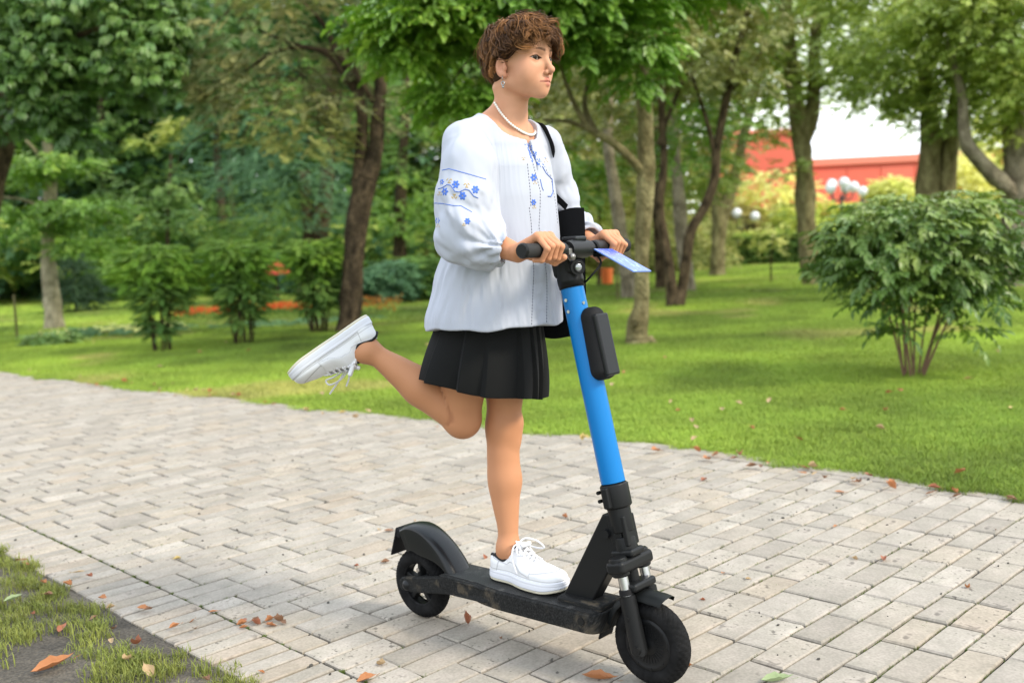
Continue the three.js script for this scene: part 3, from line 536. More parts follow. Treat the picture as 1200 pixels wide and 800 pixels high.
{
  const b = G(1070, 441);
  shrub('rounded_shrub', 'large rounded shrub with glossy dark leaves and bare red-brown stems on the right lawn', null, b, 1.15, 0.5, 11, [
    L(0.02, 1.0, 0, 0.70, 0.38, 0.64, 640, 'hedge', { f: 4, gap: -0.3, k: 0.58 }), L(-0.36, 1.02, 0.05, 0.38, 0.30, 0.45, 170, 'hedge', { f: 4, gap: -0.3, k: 0.45 }), L(0.42, 1.0, 0.05, 0.40, 0.34, 0.45, 180, 'hedge', { f: 4, gap: -0.3, k: 0.45 }),
    L(0.08, 1.28, 0, 0.62, 0.16, 0.5, 190, 'hedge', { f: 4, k: 0.88 }), L(-0.05, 0.72, 0.15, 0.5, 0.22, 0.42, 90, 'hedge', { f: 4, k: 0.4 }), L(0.4, 0.66, 0.1, 0.32, 0.2, 0.32, 55, 'hedge', { f: 4, k: 0.4 }), L(-0.22, 0.42, 0.2, 0.16, 0.08, 0.14, 12, 'hedge', { k: 0.5, gap: -1 }), L(0.3, 0.38, 0.2, 0.14, 0.08, 0.14, 9, 'hedge', { k: 0.5, gap: -1 }),
  ], 'shrub', 101, { bark: std({ color: [0.17, 0.1, 0.06], roughness: 0.9 }), stem: 0.0125, foot: 0.9 });
  const cols = [[190, 411, 'first stemmy green shrub from the left, narrow-footed and furthest from the rider', 0.5], [285, 402, 'second stemmy green shrub from the left, in front of the red flowers', 0.5], [374, 389, 'third stemmy green shrub from the left, against the dark tree trunk', 0.46]];
  cols.forEach(([x, y, label, w], i) => {
    const g = G(x, y), k = -g.z / 14.6;
    shrub('column_shrub', label, 'stemmy shrubs along the left lawn', g, 1.25, 0.28, 13, [
      L(0, 1.12, 0, w, 0.34, 0.42, 460, 'maple', { f: 4, gap: -0.35, k: 0.5 }), L(0.05, 0.8, 0, w * 0.78, 0.34, 0.36, 320, 'deep', { f: 4, k: 0.6 }), L(-0.05, 1.32, 0, w * 0.9, 0.16, 0.35, 210, 'deep', { f: 4, k: 0.85 }), L(0, 0.45, 0, w * 0.5, 0.24, 0.26, 110, 'deep', { f: 4, k: 0.45 }),
    ], 'lilac', 111 + i * 7, { stem: 0.014, mat: leafDull, foot: 1.7 });
  });
  const y = G(92, 366);
  shrub('yew', 'dark cone-shaped evergreen behind the pale left trunk', null, y, 1.5, 0.25, 6, [L(0, 0.5, 0, 0.85, 0.5, 0.8, 420, 'dark', { gap: -0.6, f: 3, s: 1.3 }), L(0, 1.05, 0, 0.55, 0.5, 0.5, 260, 'dark', { gap: -0.6, s: 1.2 }), L(0, 1.5, 0, 0.25, 0.3, 0.25, 80, 'dark', { gap: -0.6 })], 'needle', 131, { mat: leafDull });
  const low = [[445, 357, 'low grey-green shrub just left of the hem of the white blouse', 0.9, 'blue'], [487, 352, 'taller green bush right behind the hem of the white blouse', 0.8, 'deep'], [135, 352, 'low bright-green bush at the far end of the left lawn', 1.1, 'maple'], [330, 345, 'blue-green bush behind the second and third stemmy shrubs', 1.3, 'blue'], [240, 346, 'loose green bush behind the first two stemmy shrubs', 1.3, 'maple'], [30, 350, 'green bush at the left edge below the pale building', 1.0, 'deep']];
  low.forEach(([x, yy, label, k, pal], i) => { const g = G(x, yy), m = -g.z / 24; shrub('low_shrub', label, 'bushes along the back of the left lawn', g, 0.8 * m, 0.5, 7, [L(0, 0.45 * m, 0, 0.95 * k * m, 0.48 * m, 0.8, 420, pal, { gap: -0.5, k: 0.45, s: 1.2 * m }), L(0.3, 0.75 * m, 0, 0.6 * k * m, 0.35 * m, 0.6, 180, pal, { gap: -0.4, k: 0.6, s: 1.2 * m })], 'mid', 141 + i * 5, { mat: leafDull }); });
  // small herbs at the lawn's back edge
  const h1 = G(60, 404);
  const hosta = thing('leafy_plant', 'clump of broad green leaves with pale flowers at the foot of the pale left tree', 'plant', h1);
  crown(hosta, [L(0, 0.12, 0, 0.42, 0.12, 0.3, 150, 'deep', { gap: -1, k: 0.6 })], 'shrub', 161, leafMat, 'foliage');
  crown(hosta, [L(0.1, 0.22, 0.1, 0.4, 0.06, 0.25, 16, 'yellow', { gap: -1, k: 1, s: 0.4 })], 'shrub', 162, leafDull, 'flower');
  const h2 = G(140, 392);
  const gc = thing('ground_cover', 'whitish-green patch of low plants behind the left lawn', 'plants', h2); gc.userData.kind = 'stuff';
  crown(gc, [L(0, 0.08, 0, 1.3, 0.08, 0.6, 330, 'blue', { gap: -1, k: 0.95 }), L(0.3, 0.14, 0, 0.9, 0.06, 0.5, 140, 'yellow', { gap: -1, k: 0.8, s: 0.7 }), L(3.1, 0.05, -0.2, 1.5, 0.07, 0.5, 240, 'blue', { gap: -1, k: 0.9 })], 'shrub', 165, leafDull, 'foliage');
  // clipped hedge and the lit bushes behind it
  const hg = thing('hedge', 'clipped green hedge at the far right end of the lawn', 'hedge', G(900, 309.5)), hz = hg.position;
  const hr = rng(171), P = []; { const M = [], C = [], q = new THREE.Quaternion(), e = new THREE.Euler(), a = U(700, 300, 44), c = U(1330, 300, 37);
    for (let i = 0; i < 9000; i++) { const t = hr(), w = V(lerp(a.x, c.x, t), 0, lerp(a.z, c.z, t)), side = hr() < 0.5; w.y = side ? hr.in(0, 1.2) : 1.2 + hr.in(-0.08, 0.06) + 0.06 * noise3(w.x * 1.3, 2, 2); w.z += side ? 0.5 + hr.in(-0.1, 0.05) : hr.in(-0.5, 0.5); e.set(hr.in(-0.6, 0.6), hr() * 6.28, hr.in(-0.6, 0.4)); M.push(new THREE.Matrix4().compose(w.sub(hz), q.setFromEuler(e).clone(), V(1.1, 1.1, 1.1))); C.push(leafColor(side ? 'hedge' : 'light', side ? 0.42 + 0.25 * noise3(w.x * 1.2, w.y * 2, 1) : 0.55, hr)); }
    instanced('foliage', SPRIG.mid, leafDull, M, C, hg); 
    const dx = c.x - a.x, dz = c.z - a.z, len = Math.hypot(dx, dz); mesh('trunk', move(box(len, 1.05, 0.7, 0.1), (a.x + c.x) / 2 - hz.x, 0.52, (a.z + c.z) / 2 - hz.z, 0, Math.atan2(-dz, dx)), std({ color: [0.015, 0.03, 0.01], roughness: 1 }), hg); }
  const lit = [[900, 330, 236, 47, 2.6, 1.7, 'pale yellow bush glowing in the sun left of the white lamps', 'yellow', 0.9], [1046, 330, 226, 46, 0.9, 0.75, 'small yellow bush in front of the red wall', 'yellow', 0.6], [1132, 330, 212, 46, 1.2, 1.6, 'pale yellow bush behind the double trunk', 'yellow', 0.95], [1170, 330, 180, 48, 1.7, 2.4, 'lime-green tall bush behind the far right tree', 'yellow', 0.35], [850, 330, 262, 46, 1.6, 1.0, 'reddish-pink flowering bush above the hedge', 'rust', 0.8], [960, 330, 254, 45, 2.2, 0.75, 'green-yellow bush behind the dark straight tree', 'light', 0.9]];
  lit.forEach(([x, y2, cy, d, rx, ry, label, pal, k], i) => { const c = U(x, cy, d), g = V(c.x, 0, c.z); shrub('sunlit_bush', label, null, g, c.y, 0.8, 6, [L(0, c.y, 0, rx, ry, 1.2, 620, pal, { gap: -0.5, k, s: 1.7, f: 0.9 }), L(0, c.y * 0.5, 0, rx * 0.9, c.y * 0.5, 1.1, 420, pal, { gap: -0.5, k: k * 0.9, s: 1.7 })], 'mid', 181 + i * 3, { mat: leafDull }); });
  // red salvia in long rows, and pink ones before the hedge
  const petal = sprigGeo(12, 9, 0.2, 0.07, 0.6, false), fr = rng(191), M = [], C = [], q = new THREE.Quaternion();
  const rowA = G(205, 375), rowB = G(372, 366);
  for (let i = 0; i < 1500; i++) { const t = fr(), w = rowA.clone().lerp(rowB, t); if (noise3(t * 14, 1, 1) < -0.62) continue; w.z += fr.in(-0.7, 0.7); w.y = fr.in(0.02, 0.2); M.push(new THREE.Matrix4().compose(w, q.setFromEuler(new THREE.Euler(fr.in(-0.5, 0.5), fr() * 6.3, fr.in(0.3, 1.4))).clone(), V(0.42, 0.42, 0.42))); const c = fr(); C.push(w.y > 0.1 ? new THREE.Color().setRGB(0.72, lerp(0.07, 0.17, c), 0.03) : leafColor('deep', 0.5, fr)); }
  tag(instanced('flower_bed', petal, leafDull, M, C), 'row of orange-red flowers behind the stemmy shrubs', 'flowers', null, 'stuff');
  const M2 = [], C2 = [];
  for (let i = 0; i < 300; i++) { const w = U(fr.in(845, 935), fr.in(262, 282), 46); M2.push(new THREE.Matrix4().compose(w, q.setFromEuler(new THREE.Euler(fr.in(-1, 1), fr() * 6.3, fr.in(-1, 1))).clone(), V(1.4, 1.4, 1.4))); C2.push(new THREE.Color().setRGB(0.6, fr.in(0.16, 0.3), fr.in(0.14, 0.24))); }
  tag(instanced('flower_bed', petal, leafDull, M2, C2), 'pinkish-red flowers peeping over the clipped hedge', 'flowers', null, 'stuff');
  const M3 = [], C3 = []; for (let i = 0; i < 260; i++) { const w = G(fr.in(415, 470), fr.in(358, 372)); w.y = fr.in(0.03, 0.25); M3.push(new THREE.Matrix4().compose(w, q.setFromEuler(new THREE.Euler(fr.in(-1, 1), fr() * 6.3, fr.in(-1, 1))).clone(), V(0.4, 0.4, 0.4))); C3.push(w.y > 0.16 ? new THREE.Color().setRGB(0.6, 0.22, 0.04) : leafColor('light', 0.4, fr)); }
  tag(instanced('flower_bed', petal, leafDull, M3, C3), 'small orange flowers at the foot of the dark left tree', 'flowers', null, 'stuff');
}

// ---------------------------------------------------------------- buildings, lamps and other far things
{
  const d = 72, a = U(945, 187, d), top = a.y, red = std({ color: [0.72, 0.13, 0.08], roughness: 0.6 }), red2 = std({ color: [0.74, 0.15, 0.095], roughness: 0.6 }), trim = std({ color: [0.76, 0.22, 0.15], roughness: 0.6 });
  const b = thing('red_building', 'flat-roofed red building beyond the hedge on the right', 'building', V(a.x + 15, 0, -d - 4)), w = 34, x0 = -17;
  mesh('wall', move(box(w, top - 0.1, 8, 0.02), 0, (top - 0.1) / 2, 0), red, b);
  for (let i = 0; i < 14; i++) { mesh('wall_panel', move(box(2.36, top - 0.75, 0.08, 0.02), x0 + 1.25 + i * 2.42, (top - 0.75) / 2, 4.05), i % 3 ? red : red2, b); }
  mesh('cornice', move(box(w + 0.5, 0.55, 8.6, 0.05), 0, top - 0.27, 0), trim, b);
  for (let i = 0; i < 5; i++) { const wi = mesh('window', move(box(1.3, 1.2, 0.06, 0.02), x0 + 3.7 + i * 7.26, 1.5, 4.12), std({ color: [0.05, 0.06, 0.07], roughness: 0.15 }), b); mesh('frame', move(box(1.42, 0.08, 0.1, 0.01), x0 + 3.7 + i * 7.26, 0.86, 4.13), trim, wi); }
  const wt = U(890, 163, d).y, wx0 = U(838, 163, d - 3).x, wx1 = U(934, 163, d - 3).x, bx0 = b.position.x;
  mesh('wing', move(box(wx1 - wx0, wt, 6, 0.03), (wx0 + wx1) / 2 - bx0, wt / 2, 4.5), red, b); mesh('parapet', move(box(wx1 - wx0 + 0.4, 0.35, 6.4, 0.04), (wx0 + wx1) / 2 - bx0, wt + 0.1, 4.5), trim, b);
  const pb = U(-12, 335, 50), white = std({ color: [0.72, 0.71, 0.68], roughness: 0.8 }), pale = thing('pale_building', 'white low building glimpsed at the left edge', 'building', V(pb.x, 0, -50));
  mesh('wall', move(box(4.6, 2.6, 4, 0.03), 0, 1.3, 0), white, pale); mesh('roof', move(box(5, 0.25, 4.4, 0.03), 0, 2.72, 0), std({ color: [0.4, 0.4, 0.4] }), pale);
  for (let i = 0; i < 3; i++) mesh('window', move(box(0.9, 1.0, 0.06, 0.02), -1.5 + i * 1.5, 1.4, 2.03), std({ color: [0.35, 0.4, 0.45], roughness: 0.2 }), pale);
  const ki = G(322, 352), kiosk = thing('parasol', 'small red parasol glimpsed behind the third stemmy shrub', 'parasol', V(ki.x, 0, ki.z));
  const kz = -ki.z, ky = U(326, 312, kz).y; mesh('canopy', move(new THREE.ConeGeometry(0.5 * kz / 30, 0.45 * kz / 30, 8, 1, true), 0.1, ky, 0), std({ color: [0.75, 0.09, 0.05], roughness: 0.8, side: THREE.DoubleSide }), kiosk); mesh('pole', tube([V(0.1, 0, 0), V(0.1, ky, 0)], [0.03, 0.03], 6), BARK.black, kiosk);
  const bi = G(712, 334), bin = thing('litter_bin', 'orange litter bin on the shaded lawn beneath the blue plate', 'litter bin', V(bi.x, 0, bi.z));
  mesh('bin_body', new THREE.LatheGeometry([[0.001, 0.02], [0.22, 0.02], [0.24, 0.1], [0.28, 0.72], [0.29, 0.76], [0.25, 0.76], [0.23, 0.6], [0.001, 0.6]].map((p) => new THREE.Vector2(p[0] * 0.62, p[1] * 0.62)), 20), std({ color: [0.75, 0.16, 0.03], roughness: 0.6 }), bin);
  mesh('foot', move(box(0.26, 0.05, 0.26, 0.01), 0, 0.02, 0), BARK.black, bin);
  for (const [x, y, label] of [[724, 352, 'thin wooden stake on the lawn under the handlebar'], [20, 398, 'thin wooden stake at the left edge of the lawn']]) { const g = G(x, y), s = thing('garden_stake', label, 'stake', g); const m = mesh('rod', tube([V(0, -0.03, 0), V(0.01, 0.8, 0)], [0.025, 0.02], 6, 4, 0.1), BARK.olive, s); }
  // people far off, only small figures between the trunks are hinted at in the photograph
  const globe = std({ color: [0.88, 0.9, 0.93], roughness: 0.25, transmission: 0.25 }), iron = std({ color: [0.05, 0.05, 0.05], roughness: 0.6 });
  const lamp = (px, py, dd, n, label) => {
    const c0 = U(px, py, dd), o = thing('street_lamp', label, 'street lamp', V(c0.x, 0, c0.z), 0, 'white globe lamps by the hedge');
    mesh('pole', new THREE.LatheGeometry([[0.001, 0], [0.16, 0], [0.16, 0.2], [0.07, 0.35], [0.055, c0.y - 0.5], [0.09, c0.y - 0.45], [0.04, c0.y - 0.3], [0.001, c0.y - 0.2]].map((p) => new THREE.Vector2(...p)), 12), iron, o);
    for (let i = 0; i < n; i++) { const a = i / n * 6.283 + 0.4, rad = n > 1 ? 0.48 : 0, q = V(Math.cos(a) * rad, c0.y + (i % 2) * 0.18, Math.sin(a) * rad); if (n > 1) mesh('arm', tube([V(0, c0.y - 0.42, 0), V(q.x * 0.7, c0.y - 0.5, q.z * 0.7), V(q.x, q.y - 0.2, q.z)], [0.025, 0.025, 0.03], 6, 8), iron, o); const g = mesh('globe', move(new THREE.SphereGeometry(0.22, 16, 12), q.x, q.y, q.z), globe, o); }
  };
  lamp(986, 220, 41, 5, 'cluster of white globes in front of the red wall'); lamp(1011, 224, 44, 1, 'single white globe right of the five-globe cluster');
  lamp(872, 254, 45, 3, 'white globes between the forked tree and the sapling'); lamp(919, 257, 46, 2, 'pair of white globes just above the hedge by the dark straight tree');
}

// ---------------------------------------------------------------- fallen leaves
{
  const colors = { orange: [0.40, 0.16, 0.055], brown: [0.22, 0.11, 0.055], tan: [0.42, 0.29, 0.15], yellow: [0.46, 0.34, 0.11], green: [0.27, 0.34, 0.17], rust: [0.29, 0.095, 0.04] };
  const mats = Object.fromEntries(Object.entries(colors).map(([k, c]) => [k, std({ color: c, roughness: 0.7, transmission: 0.2, side: THREE.DoubleSide })]));
  // a dry leaf: a bent sheet with a pointed, slightly lobed outline
  function leafSheet(r, len, wid, curl) {
    const P = [], n = 8, m = 5, at = (i, j) => { const u = i / n, v = j / m * 2 - 1, w = wid * Math.sin(Math.PI * Math.pow(u, 0.8)) * (1 + 0.14 * Math.sin(u * 26)) / 2; const x = (u - 0.5) * len, z = v * w, y = 0.003 + curl * (z * z) / wid * 2.4 + curl * 0.5 * (u - 0.4) * (u - 0.4) * len + 0.02 * len * noise3(u * 4 + len * 90, v * 2, wid * 50); return [x, y, z]; };
    for (let i = 0; i < n; i++) for (let j = 0; j < m; j++) { const a = at(i, j), b = at(i + 1, j), c = at(i + 1, j + 1), d = at(i, j + 1); P.push(...a, ...c, ...b, ...a, ...d, ...c); }
    return merge([fromTris(P), tube([V(len * 0.46, 0.004, 0), V(len * 0.64, 0.012, 0.004)], [0.0014, 0.0009], 4, 2)]);
  }
  const r = rng(303), variants = Array.from({ length: 10 }, () => leafSheet(r, r.in(0.055, 0.085), r.in(0.03, 0.052), r.in(0.3, 1.6)));
  const big = leafSheet(r, 0.19, 0.07, 0.9);
  function leaf(px, py, color, label, group, o = {}) {
    const p = G(px, py, o.y ?? 0.002), m = mesh('fallen_leaf', o.geo || r.pick(variants), mats[color]);
    m.position.copy(p); m.rotation.set(o.rx ?? r.in(-0.2, 0.2), o.ry ?? r() * 6.28, o.rz ?? r.in(-0.2, 0.2)); const k = (o.k ?? r.in(0.8, 1.2)) * (o.geo ? 0.85 : 0.6); m.scale.set(k, k, k);
    return tag(m, label, 'leaf', group);
  }
  leaf(547, 726, 'rust', 'curled red-brown leaf standing on edge just right of the rear wheel', null, { rz: 1.1, k: 1.2, y: 0.02 });
  leaf(62, 781, 'orange', 'long orange-brown dry leaf lying on the soil at the lower left', null, { geo: big, ry: 0.55, y: 0.004, k: 0.75 });
  leaf(703, 796, 'orange', 'long rust leaf lying below the front wheel', null, { geo: big, ry: -0.2, k: 0.6 });
  leaf(430, 796, 'orange', 'orange leaf on the pavers at the bottom edge left of centre', null, { k: 1.3, ry: 0.2 });
  leaf(911, 798, 'green', 'pale green leaf lying flat on the pavers at the bottom edge', null, { geo: big, k: 0.55, rx: 0, rz: 0, ry: 0.1 });
  leaf(1037, 656, 'rust', 'crumpled red leaf lying alone on the right-hand pavers', null, { k: 1.0 });
  leaf(447, 779, 'tan', 'small curled tan leaf on the pavers near the bottom edge', null, { k: 0.9 });
  leaf(91, 671, 'tan', 'pale tan rounded leaf on the edge of the left verge', null, { k: 1.3, y: 0.02 });
  leaf(207, 655, 'yellow', 'small pale yellow leaf on the left pavers', null, { k: 0.8 });
  leaf(15, 702, 'green', 'pale green leaf at the left edge among the verge grass', null, { geo: big, k: 0.4, y: 0.03, ry: 0.6 });
  leaf(456, 622, 'brown', 'thin brown leaf behind the rear fender', null, { k: 1.1, ry: 0.1 }); leaf(452, 659, 'brown', 'thin brown leaf beside the rear mudflap', null, { k: 0.9, ry: 0 });
  leaf(568, 653, 'rust', 'small rust leaf behind the white shoe on the pavers', null, { k: 0.7, rz: 0.8 });
  leaf(662, 606, 'orange', 'small orange leaf between the standing shin and the stem', null, { k: 0.7 });
  leaf(985, 577, 'orange', 'long flat orange leaf near the far edge of the paving', null, { k: 1.3, ry: 0.05 });
  leaf(825, 563, 'rust', 'rust leaf on the pavers right of the stem collar', null, { k: 1.0 });
  leaf(1002, 655, 'tan', 'tan speck of leaf left of the crumpled red leaf', null, { k: 0.5 }); leaf(1135, 689, 'orange', 'tiny orange leaf crumb on the pavers by the right edge', null, { k: 0.6 });
  leaf(250, 717, 'orange', 'round orange leaf on the near border of the paving', null, { k: 0.9 }); leaf(225, 728, 'orange', 'curled orange leaf below the round one on the near border', null, { k: 0.8, rz: 0.6 });
  const names = { orange: 'orange', brown: 'dark brown', tan: 'tan', yellow: 'yellow', green: 'green', rust: 'rust-red' };
  const heap = (n, label, group, f) => { for (let i = 0; i < n; i++) { const [x, y, c, o] = f(i); leaf(x, y, c, names[c] + ' ' + label, names[c] + ' ' + group, o); } };
  heap(11, 'crumpled leaf in the drift across the near border', 'leaf drift on the near border', () => [r.in(258, 335), r.in(727, 736), r.pick(['brown', 'rust', 'brown', 'orange']), { k: r.in(0.6, 1.0), y: 0.004, rz: r.in(-0.5, 0.5) }]);
  heap(22, 'dry leaf scattered in the verge grass at the lower left', 'leaves in the left verge', () => { const x = r.in(20, 245), y = 640 + x * 0.45 + r.in(-12, 70); return [x, Math.min(797, y), r.pick(['brown', 'orange', 'rust', 'tan']), { y: 0.012, k: r.in(0.6, 1.15), rz: r.in(-0.6, 0.6) }]; });
  heap(26, 'leaf caught along the lawn edge of the paving on the right', 'leaves along the far lawn edge', () => { const x = r.in(760, 1195), y = 521 + (x - 760) * 0.152 + r.in(-5, 9); return [x, y, r.pick(['orange', 'rust', 'tan', 'brown']), { y: 0.012, k: r.in(0.8, 1.5), rz: r.in(-0.5, 0.5) }]; });
  heap(18, 'small leaf caught along the lawn edge of the paving on the left', 'leaves along the far left lawn edge', () => { const x = r.in(60, 640), y = 437 + x * 0.118 + r.in(-3, 4); return [x, y, r.pick(['orange', 'yellow', 'tan']), { y: 0.012, k: r.in(0.8, 1.5) }]; });
  heap(60, 'leaf lying in the lawn grass', 'leaves in the lawn', () => { const x = r.in(20, 1190), y = r.in(400, 500) + (x > 650 ? r.in(0, 60) : 0); return [x, Math.min(y, 430 + x * 0.12), r.pick(['tan', 'yellow', 'orange']), { y: 0.032, k: r.in(0.9, 1.6), rz: r.in(-0.6, 0.6) }]; });
  { const M = [], C = [], q = new THREE.Quaternion(), g = new THREE.DodecahedronGeometry(1, 0); for (let i = 0; i < 420; i++) { const s = NEAR_S + r.in(-0.2, 2.9), t = r.in(-5.5, 1), p = ALONG.clone().multiplyScalar(t).addScaledVector(ACROSS, s); p.y = 0.001; const k = r.in(0.0015, 0.0055) * (r() < 0.1 ? 1.6 : 1); M.push(new THREE.Matrix4().compose(p, q.setFromEuler(new THREE.Euler(r() * 3, r() * 6, r() * 3)).clone(), V(k * r.in(0.7, 1.6), k * 0.6, k))); const c = r.in(0.02, 0.09); C.push(new THREE.Color().setRGB(c * 1.1, c, c * 0.85)); }
    tag(instanced('crumbs', g, std({ color: [1, 1, 1], roughness: 0.95 }), M, C), 'dark crumbs of soil and twig strewn over the pavers', 'debris', null, 'stuff'); }
  heap(16, 'small dry leaf scrap on the pavers', 'leaf scraps on the paving', () => [r.in(180, 1180), r.in(600, 795), r.pick(['orange', 'tan', 'brown', 'rust']), { k: r.in(0.3, 0.6) }]);
}
// ---------------------------------------------------------------- the electric scooter (own axes: x forward, y up, z to its right)
const RIDE = V(-0.001, 0, -2.794), RIDE_TURN = -41.405 * Math.PI / 180;
const stemX = (y) => 0.332 - 0.209 * (y - 0.523), STEM_TILT = Math.atan(0.209);
const DECK_Y = 0.183;
{
  const o = thing('electric_scooter', 'black electric kick scooter with a bright blue stem carrying the rider', 'scooter', RIDE, RIDE_TURN);
  const dirt = texture(512, (u, v) => { const a = tfbm(u, v, 5, 201, 5), b = tile(u, v, 120, 203), s = smooth(0.52, 0.72, a) * 0.5 + smooth(0.8, 0.95, b) * 0.3 * a; const k = 0.12 + 0.1 * (b - 0.5); return [lerp(k, 0.42, s), lerp(k * 1.02, 0.37, s), lerp(k * 1.02, 0.30, s)]; });
  const rub = texture(256, (u, v) => { const a = tfbm(u, v, 6, 211, 4), k = 0.10 + 0.09 * (a - 0.5); return [k * 1.0, k, k * 1.02]; });
  const M = {
    gloss: std({ color: [0.006, 0.007, 0.008], roughness: 0.34, specularIntensity: 0.55 }), satin: std({ color: [0.008, 0.0085, 0.009], roughness: 0.42, specularIntensity: 0.42 }), matte: std({ color: [0.008, 0.008, 0.009], roughness: 0.7, specularIntensity: 0.4 }),
    dusty: std({ map: dirt, roughness: 0.7, specularIntensity: 0.3 }), rubber: std({ map: rub, roughness: 0.85, specularIntensity: 0.25 }), blue: std({ color: [0.002, 0.150, 0.43], roughness: 0.36, specularIntensity: 0.5 }),
    metal: std({ color: [0.55, 0.55, 0.55], roughness: 0.3, metalness: 1 }), lens: std({ color: [0.30, 0.32, 0.33], roughness: 0.12, metalness: 0.5 }),
  };
  // a wheel about z
  const lathe = (pts, n = 64) => { const g = new THREE.LatheGeometry(pts.map((p) => new THREE.Vector2(...p)), n); g.rotateX(Math.PI / 2); return g; };
  function tyreGeo(R, w) {
    const na = 360, nb = 36, P = [], T = [], I = [];
    for (let i = 0; i <= na; i++) for (let j = 0; j <= nb; j++) {
      const a = (i % na) / na * 6.283185, b = -2.5 + 5 * j / nb, cr = w / 2; let rr = R - cr + cr * Math.cos(b) * 0.96, z = cr * Math.sin(b);
      const u = i / na * 36, v = b * 1.5, g = Math.min(Math.abs(((u + v) % 1 + 1) % 1 - 0.5), Math.abs(((u - v) % 1 + 1) % 1 - 0.5));
      if (Math.abs(b) < 1.15) rr -= 0.0028 * (1 - smooth(0.05, 0.13, g));
      P.push(Math.cos(a) * rr, Math.sin(a) * rr, z); T.push(i / na * 6, j / nb);
    }
    const s = nb + 1; for (let i = 0; i < na; i++) for (let j = 0; j < nb; j++) { const a = i * s + j, b = a + s; I.push(a, b, a + 1, b, b + 1, a + 1); }
    const g = new THREE.BufferGeometry(); g.setAttribute('position', new THREE.Float32BufferAttribute(P, 3)); g.setAttribute('uv', new THREE.Float32BufferAttribute(T, 2)); g.setIndex(I); g.computeVertexNormals(); return g;
  }
  const part = (n, g, m, p = o) => mesh(n, g, m, p);
  const group = (n, x, y, z) => { const g = new THREE.Group(); g.name = n; g.position.set(x, y, z); o.add(g); return g; };
  const tg = tyreGeo(0.113, 0.056);
  const fw = group('front_wheel', 0.435, 0.113, 0), rw = group('rear_wheel', -0.428, 0.113, 0);
  part('tyre', tg, M.rubber, fw); part('tyre', tg, M.rubber, rw);
  const hub = []; for (const s of [-1, 1]) {
    hub.push(lathe([[0.001, 0.026], [0.018, 0.026], [0.022, 0.0215], [0.052, 0.0225], [0.058, 0.026], [0.066, 0.026], [0.07, 0.020], [0.083, 0.017], [0.087, 0.022], [0.09, 0.0], [0.05, 0]].map(([a, b]) => [a, b * s])));
    for (let i = 0; i < 30; i++) { const a = i / 30 * 6.283; hub.push(move(box(0.022, 0.0016, 0.002, 0.0005, 1), Math.cos(a) * 0.038, Math.sin(a) * 0.038, 0.0228 * s, 0, 0, a)); }
    for (let i = 0; i < 9; i++) { const a = i / 9 * 6.283; const c = new THREE.CylinderGeometry(0.003, 0.003, 0.004, 8); c.rotateX(Math.PI / 2); hub.push(move(c, Math.cos(a) * 0.062, Math.sin(a) * 0.062, 0.026 * s)); }
  }
  part('hub_motor', hub, M.satin, fw);
  const rim = [lathe([[0.066, 0.02], [0.075, 0.025], [0.088, 0.024], [0.088, -0.024], [0.075, -0.025], [0.066, -0.02], [0.066, 0.02]]), lathe([[0.001, 0.032], [0.02, 0.032], [0.026, 0.024], [0.026, -0.024], [0.02, -0.032], [0.001, -0.032]], 32)];
  for (let i = 0; i < 5; i++) { const a = i / 5 * 6.283 + 0.3; rim.push(move(box(0.052, 0.016, 0.026, 0.004), Math.cos(a) * 0.046, Math.sin(a) * 0.046, 0, 0, 0, a)); }
  part('rim', rim, M.satin, rw); part('brake_disc', lathe([[0.03, -0.029], [0.056, -0.029], [0.056, -0.031], [0.03, -0.031]], 40), M.metal, rw);
  const bolt = (x, y, z, r = 0.006, l = 0.005) => { const c = new THREE.CylinderGeometry(r, r, l, 12); c.rotateX(Math.PI / 2); return move(c, x, y, z); };
  part('axle_nut', [bolt(0.012, 0.05, 0.027, 0.007, 0.006)], M.metal, rw);

  // deck, its grip mat, the long side arms to the rear axle
  const outline = (inset) => { const s = new THREE.Shape(), w0 = 0.066 - inset, w1 = 0.083 - inset, a = -0.285 + inset, b = 0.315 - inset; s.moveTo(a, -w0); s.lineTo(-0.13, -w0 - 0.002); s.quadraticCurveTo(-0.07, -w1, 0.0, -w1); s.lineTo(b - 0.035, -w1); s.quadraticCurveTo(b, -w1, b, -w1 + 0.04); s.lineTo(b, w1 - 0.04); s.quadraticCurveTo(b, w1, b - 0.035, w1); s.lineTo(0, w1); s.quadraticCurveTo(-0.07, w1, -0.13, w0 + 0.002); s.lineTo(a, w0); s.closePath(); return s; };
  const dk = new THREE.ExtrudeGeometry(outline(0.004), { depth: 0.045, bevelEnabled: true, bevelSize: 0.004, bevelThickness: 0.004, bevelSegments: 3, curveSegments: 10 }); dk.rotateX(Math.PI / 2);
  { const p = dk.attributes.position; for (let i = 0; i < p.count; i++) if (p.getY(i) < -0.02) p.setY(i, p.getY(i) + (p.getX(i) < -0.1 ? 0.014 * smooth(-0.1, -0.28, p.getX(i)) : 0)); dk.computeVertexNormals(); const uv = dk.attributes.uv; for (let i = 0; i < uv.count; i++) uv.setXY(i, p.getX(i) * 3, (p.getY(i) + p.getZ(i)) * 3); }
  part('deck', move(dk, 0, DECK_Y - 0.006, 0), M.dusty);
  const matTex = texture(256, (u, v) => { const x = (u * 16) % 1 - 0.5, y = (v * 16) % 1 - 0.5, k = Math.abs(x) + Math.abs(y) < 0.36 ? 0.16 : 0.08, n = tfbm(u, v, 4, 221, 4); return [k + 0.16 * smooth(0.55, 0.8, n), k * 1.05 + 0.15 * smooth(0.55, 0.8, n), k * 1.05 + 0.14 * smooth(0.55, 0.8, n)]; });
